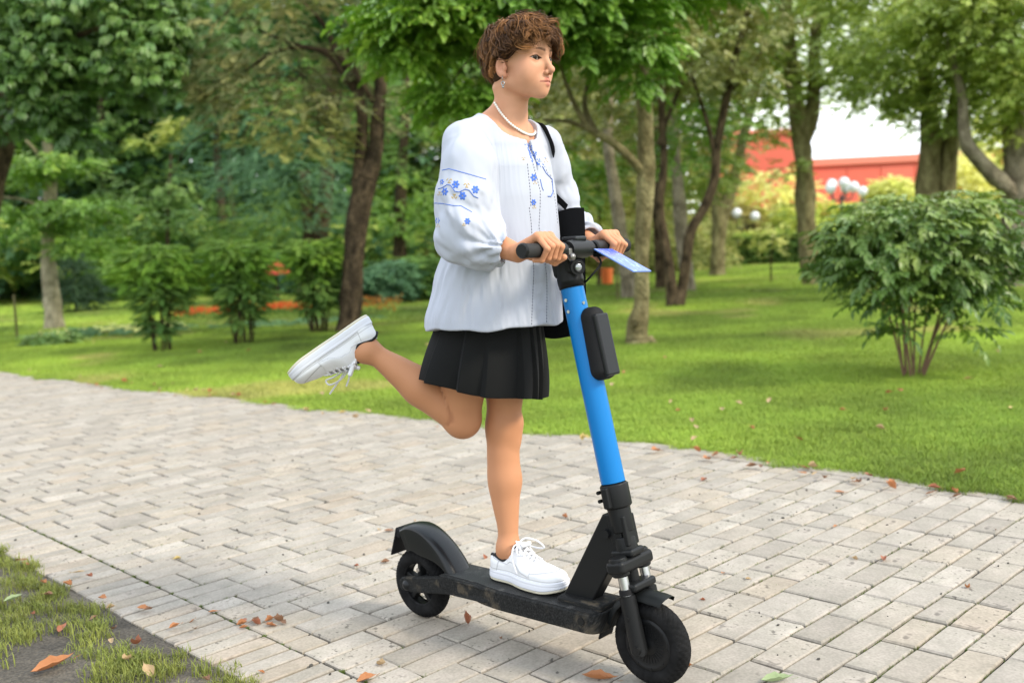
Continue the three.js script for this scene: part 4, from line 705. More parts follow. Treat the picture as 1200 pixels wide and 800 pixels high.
  const matBump = texture(256, (u, v) => { const x = (u * 16) % 1 - 0.5, y = (v * 16) % 1 - 0.5, k = Math.abs(x) + Math.abs(y) < 0.36 ? 1 : 0; return [k, k, k]; }, false);
  const mt = new THREE.ExtrudeGeometry(outline(0.011), { depth: 0.003, bevelEnabled: false, curveSegments: 10 }); mt.rotateX(Math.PI / 2); { const p = mt.attributes.position, uv = mt.attributes.uv; for (let i = 0; i < uv.count; i++) uv.setXY(i, p.getX(i) * 8, p.getZ(i) * 8); }
  part('grip_mat', move(mt, 0, DECK_Y, 0), std({ map: matTex, bumpMap: matBump, bumpScale: 0.0015, roughness: 0.6 }));
  for (const s of [1, -1]) {
    const arm = new THREE.Shape(); arm.moveTo(-0.46, 0.102); arm.quadraticCurveTo(-0.475, 0.118, -0.46, 0.136); arm.lineTo(-0.40, 0.148); arm.lineTo(-0.27, 0.172); arm.lineTo(-0.12, 0.176); arm.lineTo(-0.02, 0.168); arm.lineTo(-0.09, 0.138); arm.lineTo(-0.25, 0.128); arm.lineTo(-0.40, 0.104); arm.closePath();
    const g = new THREE.ExtrudeGeometry(arm, { depth: 0.014, bevelEnabled: true, bevelSize: 0.003, bevelThickness: 0.004, bevelSegments: 2 }); { const p = g.attributes.position, uv = g.attributes.uv; for (let i = 0; i < uv.count; i++) { const z = p.getZ(i); p.setZ(i, z + (s > 0 ? 0.044 : -0.058) + s * 0.018 * smooth(-0.3, -0.05, p.getX(i))); uv.setXY(i, p.getX(i) * 4 + s, p.getY(i) * 4); } g.computeVertexNormals(); }
    part('side_arm', g, M.dusty); part('axle_cap', move(new THREE.SphereGeometry(0.02, 20, 14), -0.44, 0.118, 0.05 * s).scale(1, 1, 1), M.gloss);
  }
  part('side_reflector', [bolt(0.268, 0.16, 0.084, 0.011, 0.004)], M.gloss);
  // kickstand under the deck on the far side
  part('kickstand', tube([V(-0.02, 0.13, -0.06), V(-0.14, 0.118, -0.085), V(-0.22, 0.112, -0.09)], [0.008, 0.007, 0.007], 8), M.satin);
  // rear fender: a broad curved plate with side skirts and a mudflap
  {
    const top = [[-0.242, 0.172], [-0.268, 0.210], [-0.302, 0.246], [-0.342, 0.276], [-0.385, 0.297], [-0.425, 0.304], [-0.46, 0.299], [-0.485, 0.286]], c = new THREE.CatmullRomCurve3(top.map(([x, y]) => V(x, y, 0))), n = 26, P = [], w = (t) => lerp(0.047, 0.041, t);
    const ring = (t) => { const p = c.getPoint(t), tg = c.getTangent(t), nx = -tg.y, ny = tg.x, out = nx * (p.x + 0.42) + ny * (p.y - 0.12) > 0 ? 1 : -1, N = [nx * out, ny * out], W = w(t), d = lerp(0.005, 0.02, smooth(0, 0.3, t)), sk = lerp(0.022, 0.078, smooth(0.05, 0.55, t)), q = []; for (const [a, z] of [[-sk, -W], [-0.012, -W], [-0.003, -W * 0.86], [0.001, -W * 0.5], [0.003, 0], [0.001, W * 0.5], [-0.003, W * 0.86], [-0.012, W], [-sk, W]]) q.push([p.x + N[0] * a, p.y + N[1] * a, z]); return q; };
    const I = []; for (let i = 0; i <= n; i++) for (const q of ring(i / n)) P.push(...q);
    for (let i = 0; i < n; i++) for (let j = 0; j < 8; j++) { const a = i * 9 + j, b = a + 9; I.push(a, a + 1, b, b, a + 1, b + 1); }
    const g = new THREE.BufferGeometry(); g.setAttribute('position', new THREE.Float32BufferAttribute(P, 3)); g.setIndex(I); g.computeVertexNormals();
    const f = part('rear_fender', g, std({ color: [0.006, 0.007, 0.008], roughness: 0.3, specularIntensity: 0.7, side: THREE.DoubleSide }));
    part('mudflap', [move(box(0.006, 0.09, 0.074, 0.003), -0.515, 0.236, 0, 0, 0, -0.35), move(box(0.03, 0.03, 0.07, 0.006), -0.495, 0.270, 0, 0, 0, -0.3)], M.matte, f);
    part('tail_lamp', move(box(0.012, 0.022, 0.04, 0.004), -0.506, 0.274, 0, 0, 0, -0.3), std({ color: [0.16, 0.01, 0.01], roughness: 0.25 }), f);
  }
  // neck from deck to head tube
  {
    const s = new THREE.Shape(); s.moveTo(0.158, 0.178); s.lineTo(0.310, 0.436); s.lineTo(0.350, 0.452); s.lineTo(0.366, 0.372); s.lineTo(0.342, 0.332); s.lineTo(0.256, 0.192); s.lineTo(0.254, 0.178); s.closePath();
    const g = new THREE.ExtrudeGeometry(s, { depth: 0.036, bevelEnabled: true, bevelSize: 0.005, bevelThickness: 0.006, bevelSegments: 3 });
    part('neck', move(g, 0, 0, -0.018), M.satin); part('neck_foot', move(box(0.15, 0.024, 0.10, 0.008), 0.235, 0.188, 0), M.dusty);
    part('pivot_bolt', bolt(0.322, 0.392, 0.031, 0.012, 0.008), M.satin); part('pivot_bolt', bolt(0.352, 0.33, 0.031, 0.007, 0.006), M.satin);
  }
  // steering column
  const at = (y, z = 0) => V(stemX(y), y, z), along = (g, y, z = 0) => { g.rotateZ(STEM_TILT); return g.translate(stemX(y), y, z); };
  const cyl = (r0, r1, h, n = 36) => new THREE.CylinderGeometry(r1, r0, h, n);
  const ring = (r0, r1, h, e = 0.003) => new THREE.LatheGeometry([[0.001, -h / 2], [r0 - e, -h / 2], [r0, -h / 2 + e], [r1, h / 2 - e], [r1 - e, h / 2], [0.001, h / 2]].map((p) => new THREE.Vector2(...p)), 40);
  const stem = part('stem', along(ring(0.0325, 0.031, 0.535, 0.001), 0.787), M.blue);
  for (const y of [1.008, 0.978]) { const p = at(y); part('bolt', move(bolt(0, 0, 0, 0.0045, 0.004), p.x - 0.004, p.y, 0.0315), M.metal, stem); }
  for (const y of [1.0, 0.80]) { const p = at(y), c = cyl(0.0045, 0.0045, 0.004, 10); c.rotateZ(Math.PI / 2); part('bolt', move(c, p.x + 0.0315, p.y, 0.006), M.metal, stem); }
  part('collar', [along(ring(0.038, 0.038, 0.065, 0.005), 0.492), along(box(0.02, 0.055, 0.03, 0.004), 0.492, 0.035), move(bolt(0, 0, 0, 0.005, 0.01), stemX(0.50) - 0.032, 0.5, 0.03), move(bolt(0, 0, 0, 0.005, 0.01), stemX(0.48) - 0.032, 0.478, 0.03)], M.satin);
  part('head_tube', [along(ring(0.030, 0.031, 0.07, 0.003), 0.432), along(box(0.018, 0.08, 0.05, 0.004), 0.405, 0).translate(-0.02, 0, 0), along(box(0.014, 0.08, 0.05, 0.004), 0.405, 0).translate(0.02, 0, 0), along(ring(0.031, 0.028, 0.05, 0.004), 0.362), along(ring(0.014, 0.014, 0.12), 0.4)], M.satin);
  part('steerer', along(ring(0.016, 0.016, 0.10), 0.30), M.satin);
  // fork crown and telescopic legs
  const zl = 0.049;
  part('fork_crown', [along(box(0.055, 0.036, 0.15, 0.012), 0.318), along(ring(0.024, 0.024, 0.05, 0.004), 0.318, zl), along(ring(0.024, 0.024, 0.05, 0.004), 0.318, -zl), along(box(0.07, 0.02, 0.062, 0.008), 0.345)], M.satin);
  for (const s of [1, -1]) {
    const y1 = 0.30, p0 = V(stemX(0.30) + 0.004, 0.3, zl * s), p1 = V(0.428, 0.105, zl * s), dir = p1.clone().sub(p0), L2 = dir.length(), q = (t) => p0.clone().addScaledVector(dir, t);
    const leg = part('fork_leg', [tube([q(0.28), q(0.3), q(1.0), q(1.06)], [0.016, 0.0215, 0.0225, 0.015], 20, 24), bolt(q(0.55).x, q(0.55).y, q(0.55).z + s * 0.021, 0.006, 0.006), bolt(0.433, 0.113, (zl + 0.02) * s, 0.011, 0.01)], M.satin);
    part('stanchion', tube([q(-0.05), q(0.32)], [0.0135, 0.0135], 18), M.metal, leg);
    part('dust_seal', tube([q(0.2), q(0.27)], [0.018, 0.019], 18), M.matte, leg);
  }
  // front fender
  {
    const P = [], I = [], n = 22; for (let i = 0; i <= n; i++) { const a = lerp(1.16, 2.85, i / n), rr = 0.130 + 0.006 * Math.sin(i / n * 3.1) + (i < 4 ? (4 - i) * 0.0022 : 0); for (const [dz, dr] of [[-0.034, -0.018], [-0.031, -0.004], [-0.017, 0.002], [0, 0.004], [0.017, 0.002], [0.031, -0.004], [0.034, -0.018]]) P.push(0.435 + Math.cos(a) * (rr + dr), 0.113 + Math.sin(a) * (rr + dr), dz); }
    for (let i = 0; i < n; i++) for (let j = 0; j < 6; j++) { const a = i * 7 + j, b = a + 7; I.push(a, b, a + 1, b, b + 1, a + 1); }
    const g = new THREE.BufferGeometry(); g.setAttribute('position', new THREE.Float32BufferAttribute(P, 3)); g.setIndex(I); g.computeVertexNormals();
    const f = part('front_fender', g, std({ color: [0.007, 0.008, 0.008], roughness: 0.5, specularIntensity: 0.35, side: THREE.DoubleSide }));
    part('mudflap', move(box(0.006, 0.085, 0.062, 0.003), 0.297, 0.137, 0, 0, 0, -0.32), M.matte, f);
    part('fender_bracket', [move(box(0.055, 0.022, 0.10, 0.008), stemX(0.27) + 0.012, 0.262, 0, 0, 0, STEM_TILT)], M.satin, f);
  }
  // stem head with lamp, handlebar, grips, lever, bell
  part('stem_head', [along(new THREE.LatheGeometry([[0.001, -0.05], [0.034, -0.05], [0.036, -0.03], [0.034, 0.0], [0.036, 0.03], [0.03, 0.048], [0.001, 0.05]].map((p) => new THREE.Vector2(...p)), 36), 1.088), along(box(0.07, 0.06, 0.062, 0.014), 1.098), move(box(0.085, 0.034, 0.10, 0.014), 0.228, 1.142, 0, 0, 0, -0.1)], M.satin);
  const lampRing = new THREE.TorusGeometry(0.0125, 0.0026, 10, 30); lampRing.rotateY(1.1);
  const lens = new THREE.SphereGeometry(0.012, 22, 12, 0, 6.3, 0, 1.1); lens.rotateX(Math.PI / 2); lens.scale(1, 1, 0.5); lens.rotateY(1.1);
  part('headlamp', [move(lampRing, 0.268, 1.094, 0.024), move(cyl(0.02, 0.016, 0.03).rotateZ(Math.PI / 2).rotateY(-0.6), 0.255, 1.094, 0.018)], M.satin); part('lamp_glass', move(lens, 0.2655, 1.094, 0.0225), M.lens);
  const HB = (z) => V(0.25 + 0.12 * z, 1.141 + 0.012 * Math.abs(z), z);
  part('handlebar', tube([HB(-0.25), HB(-0.12), HB(0), HB(0.12), HB(0.25)], [0.0125], 18, 24), M.satin);
  for (const s of [1, -1]) {
    const rr = []; for (let i = 0; i <= 34; i++) rr.push(i < 1 || i > 33 ? 0.0165 : 0.0172 + (i % 2 ? 0.0008 : 0)); rr[33] = rr[34] = 0.0195; rr[0] = 0.019;
    const g = part('grip', tube([HB(s * 0.14), HB(s * 0.20), HB(s * 0.262)], s > 0 ? rr : rr, 22, 68), std({ map: rub, roughness: 0.8 }));
    part('grip_end', tube([HB(s * 0.262), HB(s * 0.268)], [0.0195, 0.016], 22, 3), M.satin, g);
  }
  const hc = [tube([HB(-0.055), HB(-0.03), HB(0.03), HB(0.055)], [0.021, 0.025, 0.025, 0.021], 24, 14), tube([HB(0.075), HB(0.08), HB(0.125), HB(0.13)], [0.017, 0.019, 0.019, 0.016], 20, 10), tube([HB(-0.075), HB(-0.08), HB(-0.125), HB(-0.13)], [0.017, 0.021, 0.021, 0.016], 20, 10)];
  part('bar_clamp', hc, M.satin);
  part('bell', [move(new THREE.SphereGeometry(0.011, 18, 12), 0.272, 1.122, 0.058), move(box(0.02, 0.02, 0.016, 0.004), 0.263, 1.135, 0.06)], std({ color: [0.2, 0.19, 0.18], roughness: 0.35, metalness: 0.8 }));
  part('throttle', move(box(0.03, 0.014, 0.03, 0.005), 0.24, 1.163, 0.105, 0, 0, 0.1), M.gloss); part('display', move(box(0.05, 0.014, 0.05, 0.006), 0.238, 1.168, 0.0), M.gloss);
  part('cable', tube([V(0.252, 1.125, -0.075), V(0.285, 1.10, -0.05), V(0.275, 1.07, -0.02), V(0.25, 1.05, -0.02)], [0.0028], 7, 24), M.matte);
  // blue plate held out in front of the handlebar
  {
    const a = V(0.268, 1.140, -0.045), b = V(0.390, 1.077, -0.048), c = V(0.268, 1.137, -0.128), ux = b.clone().sub(a), uz = c.clone().sub(a), n = V().crossVectors(uz, ux).normalize(), P = [], T = [];
    const q = (s, t, h) => a.clone().addScaledVector(ux, s).addScaledVector(uz, t).addScaledVector(n, h); const put = (pts, uvs) => { for (const k of [0, 1, 2, 0, 2, 3]) { P.push(pts[k].x, pts[k].y, pts[k].z); T.push(...uvs[k]); } };
    const U4 = [[0, 0], [1, 0], [1, 1], [0, 1]], z4 = [[0, 0], [0, 0], [0, 0], [0, 0]], h = 0.003;
    put([q(0, 0, h), q(0, 1, h), q(1, 1, h), q(1, 0, h)], [[0, 0], [0, 1], [1, 1], [1, 0]]); put([q(0, 0, 0), q(1, 0, 0), q(1, 1, 0), q(0, 1, 0)], U4);
    for (const [s0, t0, s1, t1] of [[0, 0, 1, 0], [1, 0, 1, 1], [1, 1, 0, 1], [0, 1, 0, 0]]) put([q(s0, t0, 0), q(s1, t1, 0), q(s1, t1, h), q(s0, t0, h)], z4);
    const plateTex = texture(256, (u, v) => { const a = tfbm(u, v, 5, 231, 4), s = smooth(0.03, 0.0, Math.abs((v * 5 + a * 0.4) % 1 - 0.5)) * 0.25, g = smooth(0.6, 0.75, tfbm(u, v, 9, 233, 3)) * 0.35; return [0.22 + s + g * 0.6, 0.36 + s + g * 0.6, 0.74 + s * 0.6 + g * 0.2]; });
    part('plate', fromTris(P, T), std({ map: plateTex, roughness: 0.25, clearcoat: 0.4, side: THREE.DoubleSide }));
    part('plate_bracket', [move(box(0.03, 0.010, 0.04, 0.004), 0.262, 1.122, -0.085)], M.satin);
  }
  // black lock box hung on the column
  {
    const g = box(0.058, 0.195, 0.078, 0.028, 5), pos = g.attributes.position; for (let i = 0; i < pos.count; i++) { const y = pos.getY(i); pos.setZ(i, pos.getZ(i) * lerp(1, 0.82, (y + 0.095) / 0.19)); } g.computeVertexNormals();
    const m = part('lock_box', along(g, 0.892, -0.012).translate(0.040, 0, 0.004), M.matte); part('cover', along(box(0.014, 0.165, 0.056, 0.006), 0.890, -0.012).translate(0.067, 0, 0.004), M.gloss, m);
  }
}
// ---------------------------------------------------------------- the rider
// distance fields, meshed by surface nets; all in the ride's own axes (x forward, y up, z to her right)
const RIDE_M = new THREE.Matrix4().compose(RIDE, new THREE.Quaternion().setFromAxisAngle(V(0, 1, 0), RIDE_TURN), V(1, 1, 1)), RIDE_I = RIDE_M.clone().invert();
// the point of the ride's plane z = const that shows at a picture position
function Lp(px, py, z) { const d = ray(px, py).transformDirection(RIDE_I), c = camera.position.clone().applyMatrix4(RIDE_I); return c.addScaledVector(d, (z - c.z) / d.z); }
const A3 = (v) => [v.x, v.y, v.z];
function sm(a, b, k) { const h = Math.max(k - Math.abs(a - b), 0) / k; return Math.min(a, b) - h * h * k * 0.25; }
function smx(a, b, k) { return -sm(-a, -b, k); }
function cone(p, a, b, ra, rb) {                                            // round cone
  const bx = b[0] - a[0], by = b[1] - a[1], bz = b[2] - a[2], px = p[0] - a[0], py = p[1] - a[1], pz = p[2] - a[2], l2 = bx * bx + by * by + bz * bz, rr = ra - rb, a2 = l2 - rr * rr, il2 = 1 / l2;
  const y = px * bx + py * by + pz * bz, z = y - l2, qx = px * l2 - bx * y, qy = py * l2 - by * y, qz = pz * l2 - bz * y, x2 = qx * qx + qy * qy + qz * qz, y2 = y * y * l2, z2 = z * z * l2, k = Math.sign(rr) * rr * rr * x2;
  if (Math.sign(z) * a2 * z2 > k) return Math.sqrt(x2 + z2) * il2 - rb;
  if (Math.sign(y) * a2 * y2 < k) return Math.sqrt(x2 + y2) * il2 - ra;
  return (Math.sqrt(x2 * a2 * il2) + y * rr) * il2 - ra;
}
function ball(p, c, r) { return Math.hypot(p[0] - c[0], p[1] - c[1], p[2] - c[2]) - r; }
function ell(p, c, r) { const x = (p[0] - c[0]) / r[0], y = (p[1] - c[1]) / r[1], z = (p[2] - c[2]) / r[2], k0 = Math.hypot(x, y, z), k1 = Math.hypot(x / r[0], y / r[1], z / r[2]); return k1 < 1e-9 ? -Math.min(...r) : k0 * (k0 - 1) / k1; }
function nets(f, lo, hi, h, o = {}) {
  const nx = Math.ceil((hi[0] - lo[0]) / h) + 1, ny = Math.ceil((hi[1] - lo[1]) / h) + 1, nz = Math.ceil((hi[2] - lo[2]) / h) + 1, D = new Float32Array(nx * ny * nz), S = 4, at = (i, j, k) => (i * ny + j) * nz + k;
  for (let i = 0; i < nx; i += S) for (let j = 0; j < ny; j += S) for (let k = 0; k < nz; k += S) {
    const i1 = Math.min(nx, i + S), j1 = Math.min(ny, j + S), k1 = Math.min(nz, k + S), c = f([lo[0] + (i + 1.5) * h, lo[1] + (j + 1.5) * h, lo[2] + (k + 1.5) * h]), skip = Math.abs(c) > h * 5.5 + (o.slack ?? 0.004);
    for (let a = i; a < i1; a++) for (let b = j; b < j1; b++) for (let d = k; d < k1; d++) D[at(a, b, d)] = skip ? c : f([lo[0] + a * h, lo[1] + b * h, lo[2] + d * h]);
  }
  const id = new Int32Array(nx * ny * nz).fill(-1), P = [], I = [];
  const E = [[0, 1], [0, 2], [0, 4], [1, 3], [1, 5], [2, 3], [2, 6], [3, 7], [4, 5], [4, 6], [5, 7], [6, 7]];
  for (let i = 0; i < nx - 1; i++) for (let j = 0; j < ny - 1; j++) for (let k = 0; k < nz - 1; k++) {
    const v = [], b = at(i, j, k); let m = 0;
    for (let c = 0; c < 8; c++) { const d = D[b + (c & 1 ? ny * nz : 0) + (c & 2 ? nz : 0) + (c & 4 ? 1 : 0)]; v.push(d); if (d < 0) m |= 1 << c; }
    if (m === 0 || m === 255) continue;
    let x = 0, y = 0, z = 0, n = 0;
    for (const [p, q] of E) if ((v[p] < 0) !== (v[q] < 0)) { const t = v[p] / (v[p] - v[q]); x += (p & 1) + t * ((q & 1) - (p & 1)); y += (p >> 1 & 1) + t * ((q >> 1 & 1) - (p >> 1 & 1)); z += (p >> 2) + t * ((q >> 2) - (p >> 2)); n++; }
    id[b] = P.length / 3; P.push(lo[0] + (i + x / n) * h, lo[1] + (j + y / n) * h, lo[2] + (k + z / n) * h);
  }
  const quad = (a, b, c, d, flip) => { if (a < 0 || b < 0 || c < 0 || d < 0) return; flip ? I.push(a, c, b, a, d, c) : I.push(a, b, c, a, c, d); };
  for (let i = 1; i < nx - 1; i++) for (let j = 1; j < ny - 1; j++) for (let k = 1; k < nz - 1; k++) {
    const s = D[at(i, j, k)] < 0;
    if (s !== D[at(i + 1, j, k)] < 0) quad(id[at(i, j - 1, k - 1)], id[at(i, j, k - 1)], id[at(i, j, k)], id[at(i, j - 1, k)], !s);
    if (s !== D[at(i, j + 1, k)] < 0) quad(id[at(i - 1, j, k - 1)], id[at(i - 1, j, k)], id[at(i, j, k)], id[at(i, j, k - 1)], !s);
    if (s !== D[at(i, j, k + 1)] < 0) quad(id[at(i - 1, j - 1, k)], id[at(i, j - 1, k)], id[at(i, j, k)], id[at(i - 1, j, k)], !s);
  }
  const N = [], C = [], e = h * 0.6;
  for (let q = 0; q < P.length; q += 3) {
    const p = [P[q], P[q + 1], P[q + 2]]; let n;
    for (let it = 0; it < 2; it++) {
      const g = [f([p[0] + e, p[1], p[2]]) - f([p[0] - e, p[1], p[2]]), f([p[0], p[1] + e, p[2]]) - f([p[0], p[1] - e, p[2]]), f([p[0], p[1], p[2] + e]) - f([p[0], p[1], p[2] - e])], l = Math.hypot(...g) || 1; n = g.map((x) => x / l);
      if (it === 0) { const d = clamp(f(p) / Math.max(0.4, l / (2 * e)), -h * 0.5, h * 0.5); for (let c = 0; c < 3; c++) p[c] -= n[c] * d; }
    }
    P[q] = p[0]; P[q + 1] = p[1]; P[q + 2] = p[2]; N.push(...n); if (o.color) C.push(...o.color(p, n));
  }
  let idx = I; if (o.keep) { idx = []; for (let q = 0; q < I.length; q += 3) { const c = [0, 1, 2].map((a) => (P[I[q] * 3 + a] + P[I[q + 1] * 3 + a] + P[I[q + 2] * 3 + a]) / 3); if (o.keep(c)) idx.push(I[q], I[q + 1], I[q + 2]); } }
  const g = new THREE.BufferGeometry();
  g.setAttribute('position', new THREE.Float32BufferAttribute(P, 3)); g.setAttribute('normal', new THREE.Float32BufferAttribute(N, 3)); if (o.color) g.setAttribute('color', new THREE.Float32BufferAttribute(C, 3)); g.setIndex(idx);
  return g;
}

// joints
const J = {
  hipL: [-0.072, 1.0, -0.075], kneeL: A3(Lp(590, 500, -0.055)), ankL: A3(Lp(596, 640, -0.02)),
  hipR: [-0.075, 1.0, 0.08], kneeR: A3(Lp(541, 490, 0.05)), ankR: [0, 0, 0],
  shR: [-0.012, 1.44, 0.152], elR: A3(Lp(541, 270, 0.205)), wrR: A3(Lp(607, 297, 0.172)),
  shL: [0.022, 1.44, -0.15], elL: A3(Lp(650, 262, -0.25)), wrL: A3(Lp(697, 287, -0.19)),
  neck0: [0.022, 1.455, 0], neck1: [0.055, 1.585, 0.0],
};
const HB2 = (z) => [0.25 + 0.12 * z, 1.141 + 0.012 * Math.abs(z), z];
// head frame: eye level, turned a little to her left
const HEAD = V(0.081, 1.652, 0.0), HEAD_YAW = 4 * Math.PI / 180, HEAD_Q = new THREE.Quaternion().setFromEuler(new THREE.Euler(0.02, HEAD_YAW, -0.03, 'YXZ')), HEAD_M = new THREE.Matrix4().compose(HEAD, HEAD_Q, V(1, 1, 1)), HE = HEAD_M.clone().invert().elements;
const toHead = (p) => [HE[0] * p[0] + HE[4] * p[1] + HE[8] * p[2] + HE[12], HE[1] * p[0] + HE[5] * p[1] + HE[9] * p[2] + HE[13], HE[2] * p[0] + HE[6] * p[1] + HE[10] * p[2] + HE[14]];
const EYE_C = [0.0655, -0.002, 0.0315];
function lips(q) {                                                          // q mirrored to z >= 0
  const up = sm(cone(q, [0.0876, -0.0580, 0.004], [0.0735, -0.0632, 0.0255], 0.0058, 0.0024), ball(q, [0.0866, -0.0585, 0.0], 0.0054), 0.004), lo = cone(q, [0.0858, -0.0692, 0], [0.0738, -0.0642, 0.0240], 0.0072, 0.0026);
  return Math.min(up, lo);
}
function headField(q0) {
  const q = [q0[0], q0[1], Math.abs(q0[2])];
  let d = ell(q, [-0.007, 0.033, 0], [0.087, 0.070, 0.072]);
  if (d > 0.16) return d - 0.06;
  d = sm(d, ell(q, [-0.038, -0.008, 0], [0.052, 0.053, 0.055]), 0.03);
  d = sm(d, ell(q, [0.026, -0.014, 0], [0.062, 0.078, 0.0575]), 0.03);
  d = sm(d, ell(q, [0.028, 0.042, 0], [0.060, 0.046, 0.056]), 0.02);
  d = sm(d, ball(q, [0.050, -0.027, 0.036], 0.0225), 0.022); d = sm(d, ball(q, [0.040, -0.050, 0.033], 0.0265), 0.025);               // cheekbone
  d = sm(d, cone(q, [-0.004, -0.058, 0.043], [0.056, -0.0840, 0.011], 0.0175, 0.0165), 0.024);   // jaw
  d = sm(d, ball(q, [0.0690, -0.0865, 0], 0.0150), 0.018);                  // chin
  d = sm(d, ell(q, [0.064, -0.0625, 0], [0.0250, 0.025, 0.031]), 0.014);     // mouth
  d = sm(d, cone(q, [0.078, 0.0185, 0.010], [0.064, 0.0195, 0.042], 0.0085, 0.0075), 0.014);    // brow
  d = smx(d, -ell(q, [0.093, -0.0035, 0.034], [0.017, 0.0125, 0.018]), 0.014);    // eye socket
  d = sm(d, cone(q, [0.0805, 0.008, 0], [0.0995, -0.0305, 0], 0.0064, 0.0080), 0.010);          // nose
  d = sm(d, ball(q, [0.1030, -0.0340, 0], 0.0082), 0.007); d = sm(d, ball(q, [0.0925, -0.0400, 0.0095], 0.0058), 0.006);
  d = smx(d, -ball(q, [0.0985, -0.0470, 0.0062], 0.0030), 0.003);
  d = sm(d, ball(q, EYE_C, 0.0150), 0.005);                                 // lids
  const u = (q[2] - EYE_C[2]), v = q[1] - EYE_C[1] + 0.0002 - 0.06 * u, open = Math.abs(v + 0.0006) - 0.0059 * (1 - (u / 0.0155) ** 2);
  d = smx(d, -Math.max(open, 0.0122 - Math.hypot(q[0] - EYE_C[0], q[1] - EYE_C[1], q[2] - EYE_C[2]), -(q[0] - EYE_C[0])), 0.0012);
  d = sm(d, lips(q), 0.004);
  d = smx(d, -cone(q, [0.0942, -0.0634, 0], [0.0770, -0.0640, 0.0245], 0.0009, 0.0006), 0.0016);
  d = smx(d, -ell(q, [0.0930, -0.0505, 0], [0.005, 0.005, 0.0028]), 0.005);  // philtrum
  // ear
  let e = ell(q, [-0.010, -0.020, 0.0735], [0.0160, 0.0260, 0.0080]); e = smx(e, -ell(q, [-0.006, -0.018, 0.0820], [0.0090, 0.0165, 0.0085]), 0.005); e = sm(e, ball(q, [-0.002, -0.0425, 0.069], 0.0068), 0.01); e = sm(e, ell(q, [0.003, -0.024, 0.073], [0.005, 0.007, 0.006]), 0.005);
  return sm(d, e, 0.006);
}
function handField(p, s) {                                                  // s: 1 her right, -1 her left
  const w = s > 0 ? J.wrR : J.wrL, z0 = s > 0 ? 0.166 : -0.172, c0 = HB2(z0); if (Math.hypot(p[0] - c0[0], p[1] - c0[1], p[2] - c0[2]) > 0.22) return 0.1;
  let d = 1;
  const on = (off, ang, r) => { const c = HB2(z0 + s * off), a = ang * Math.PI / 180; return [c[0] + Math.cos(a) * r, c[1] + Math.sin(a) * r, c[2]]; };
  const F = [[-0.031, 0.0, 0.0088, 1], [-0.0105, 5, 0.0090, 1.04], [0.0105, 2, 0.0086, 1], [0.030, -6, 0.0074, 0.9]];   // index .. little finger, little one outermost
  let palm = 1;
  for (const [off, da, r, len] of F) {
    const m = on(off, 92 + da, 0.0345), a = on(off * 1.05, 12 + da * 1.3, 0.0335 * (0.6 + 0.4 * len) + 0.001), b = on(off * 1.08, -48 + da * 2, 0.0285), t = on(off * 1.1, -100 + da * 2, 0.0262);
    let f = cone(p, m, a, r * 1.10, r * 1.0); f = sm(f, cone(p, a, b, r * 1.0, r * 0.9), 0.003); f = sm(f, cone(p, b, t, r * 0.9, r * 0.78), 0.003); f = sm(f, ball(p, m, r * 1.18), 0.005);
    d = sm(d, f, 0.0022);
    palm = sm(palm, cone(p, [w[0] + 0.008, w[1] + 0.006, w[2] + off * s * 0.55], m, 0.0155, 0.0105), 0.014);
  }
  d = sm(d, palm, 0.008);
  const tb = [lerp(w[0], c0[0], 0.35), w[1] - 0.004, lerp(w[2], z0 - s * 0.03, 0.6)], t1 = on(-0.042, 205, 0.036), t2 = on(-0.054, 262, 0.0315), t3 = on(-0.060, 318, 0.0295);
  d = sm(d, cone(p, tb, t1, 0.0165, 0.0118), 0.012); d = sm(d, cone(p, t1, t2, 0.0112, 0.0100), 0.004); d = sm(d, cone(p, t2, t3, 0.0098, 0.0084), 0.003);
  return d;
}
const knee2 = (k, h, a) => { const th = [k[0] - h[0], k[1] - h[1], k[2] - h[2]], sh = [a[0] - k[0], a[1] - k[1], a[2] - k[2]], l1 = Math.hypot(...th), l2 = Math.hypot(...sh), f = th.map((x, i) => x / l1 - sh[i] / l2), l = Math.hypot(...f); return l < 0.15 ? [1, 0, 0] : f.map((x) => x / l); };
const mixV = (u, v, t, fwd, o = 0) => u.map((x, i) => lerp(x, v[i], t) + fwd[i] * o);
function thighField(p, h, k, a, fwd, thick, kr) {
  let d = sm(cone(p, h, mixV(h, k, 0.55, fwd), 0.088, 0.066 * thick), cone(p, mixV(h, k, 0.5, fwd), k, 0.068 * thick, kr), 0.04);
  d = sm(d, ball(p, mixV(k, k, 0, fwd, 0.010), kr - 0.0045), 0.03);
  return sm(d, ball(p, mixV(k, h, 0.05, fwd, 0.030), 0.0255), 0.02);        // kneecap
}
function shankField(p, h, k, a, fwd, sk) {
  let s = sm(cone(p, k, mixV(k, a, 0.45, fwd, 0.002), 0.0435 * sk, 0.0395 * sk), cone(p, mixV(k, a, 0.45, fwd, 0.002), a, 0.0395 * sk, 0.0275), 0.03);
  s = sm(s, ell2(p, mixV(k, a, 0.33, fwd, -0.012), k, a, 0.15, 0.0385 * sk), 0.03);
  s = sm(s, ball(p, mixV(k, a, 0.13, fwd, 0.028), 0.018), 0.022);             // below the kneecap
  const ax = V(a[0] - k[0], a[1] - k[1], a[2] - k[2]).normalize(), sd = V().crossVectors(ax, V(...fwd)).normalize();
  for (const q of [1, -1]) s = sm(s, ball(p, [a[0] + sd.x * 0.019 * q, a[1] + sd.y * 0.019 * q, a[2] + sd.z * 0.019 * q], 0.0135), 0.012);   // ankle bones
  return s;
}
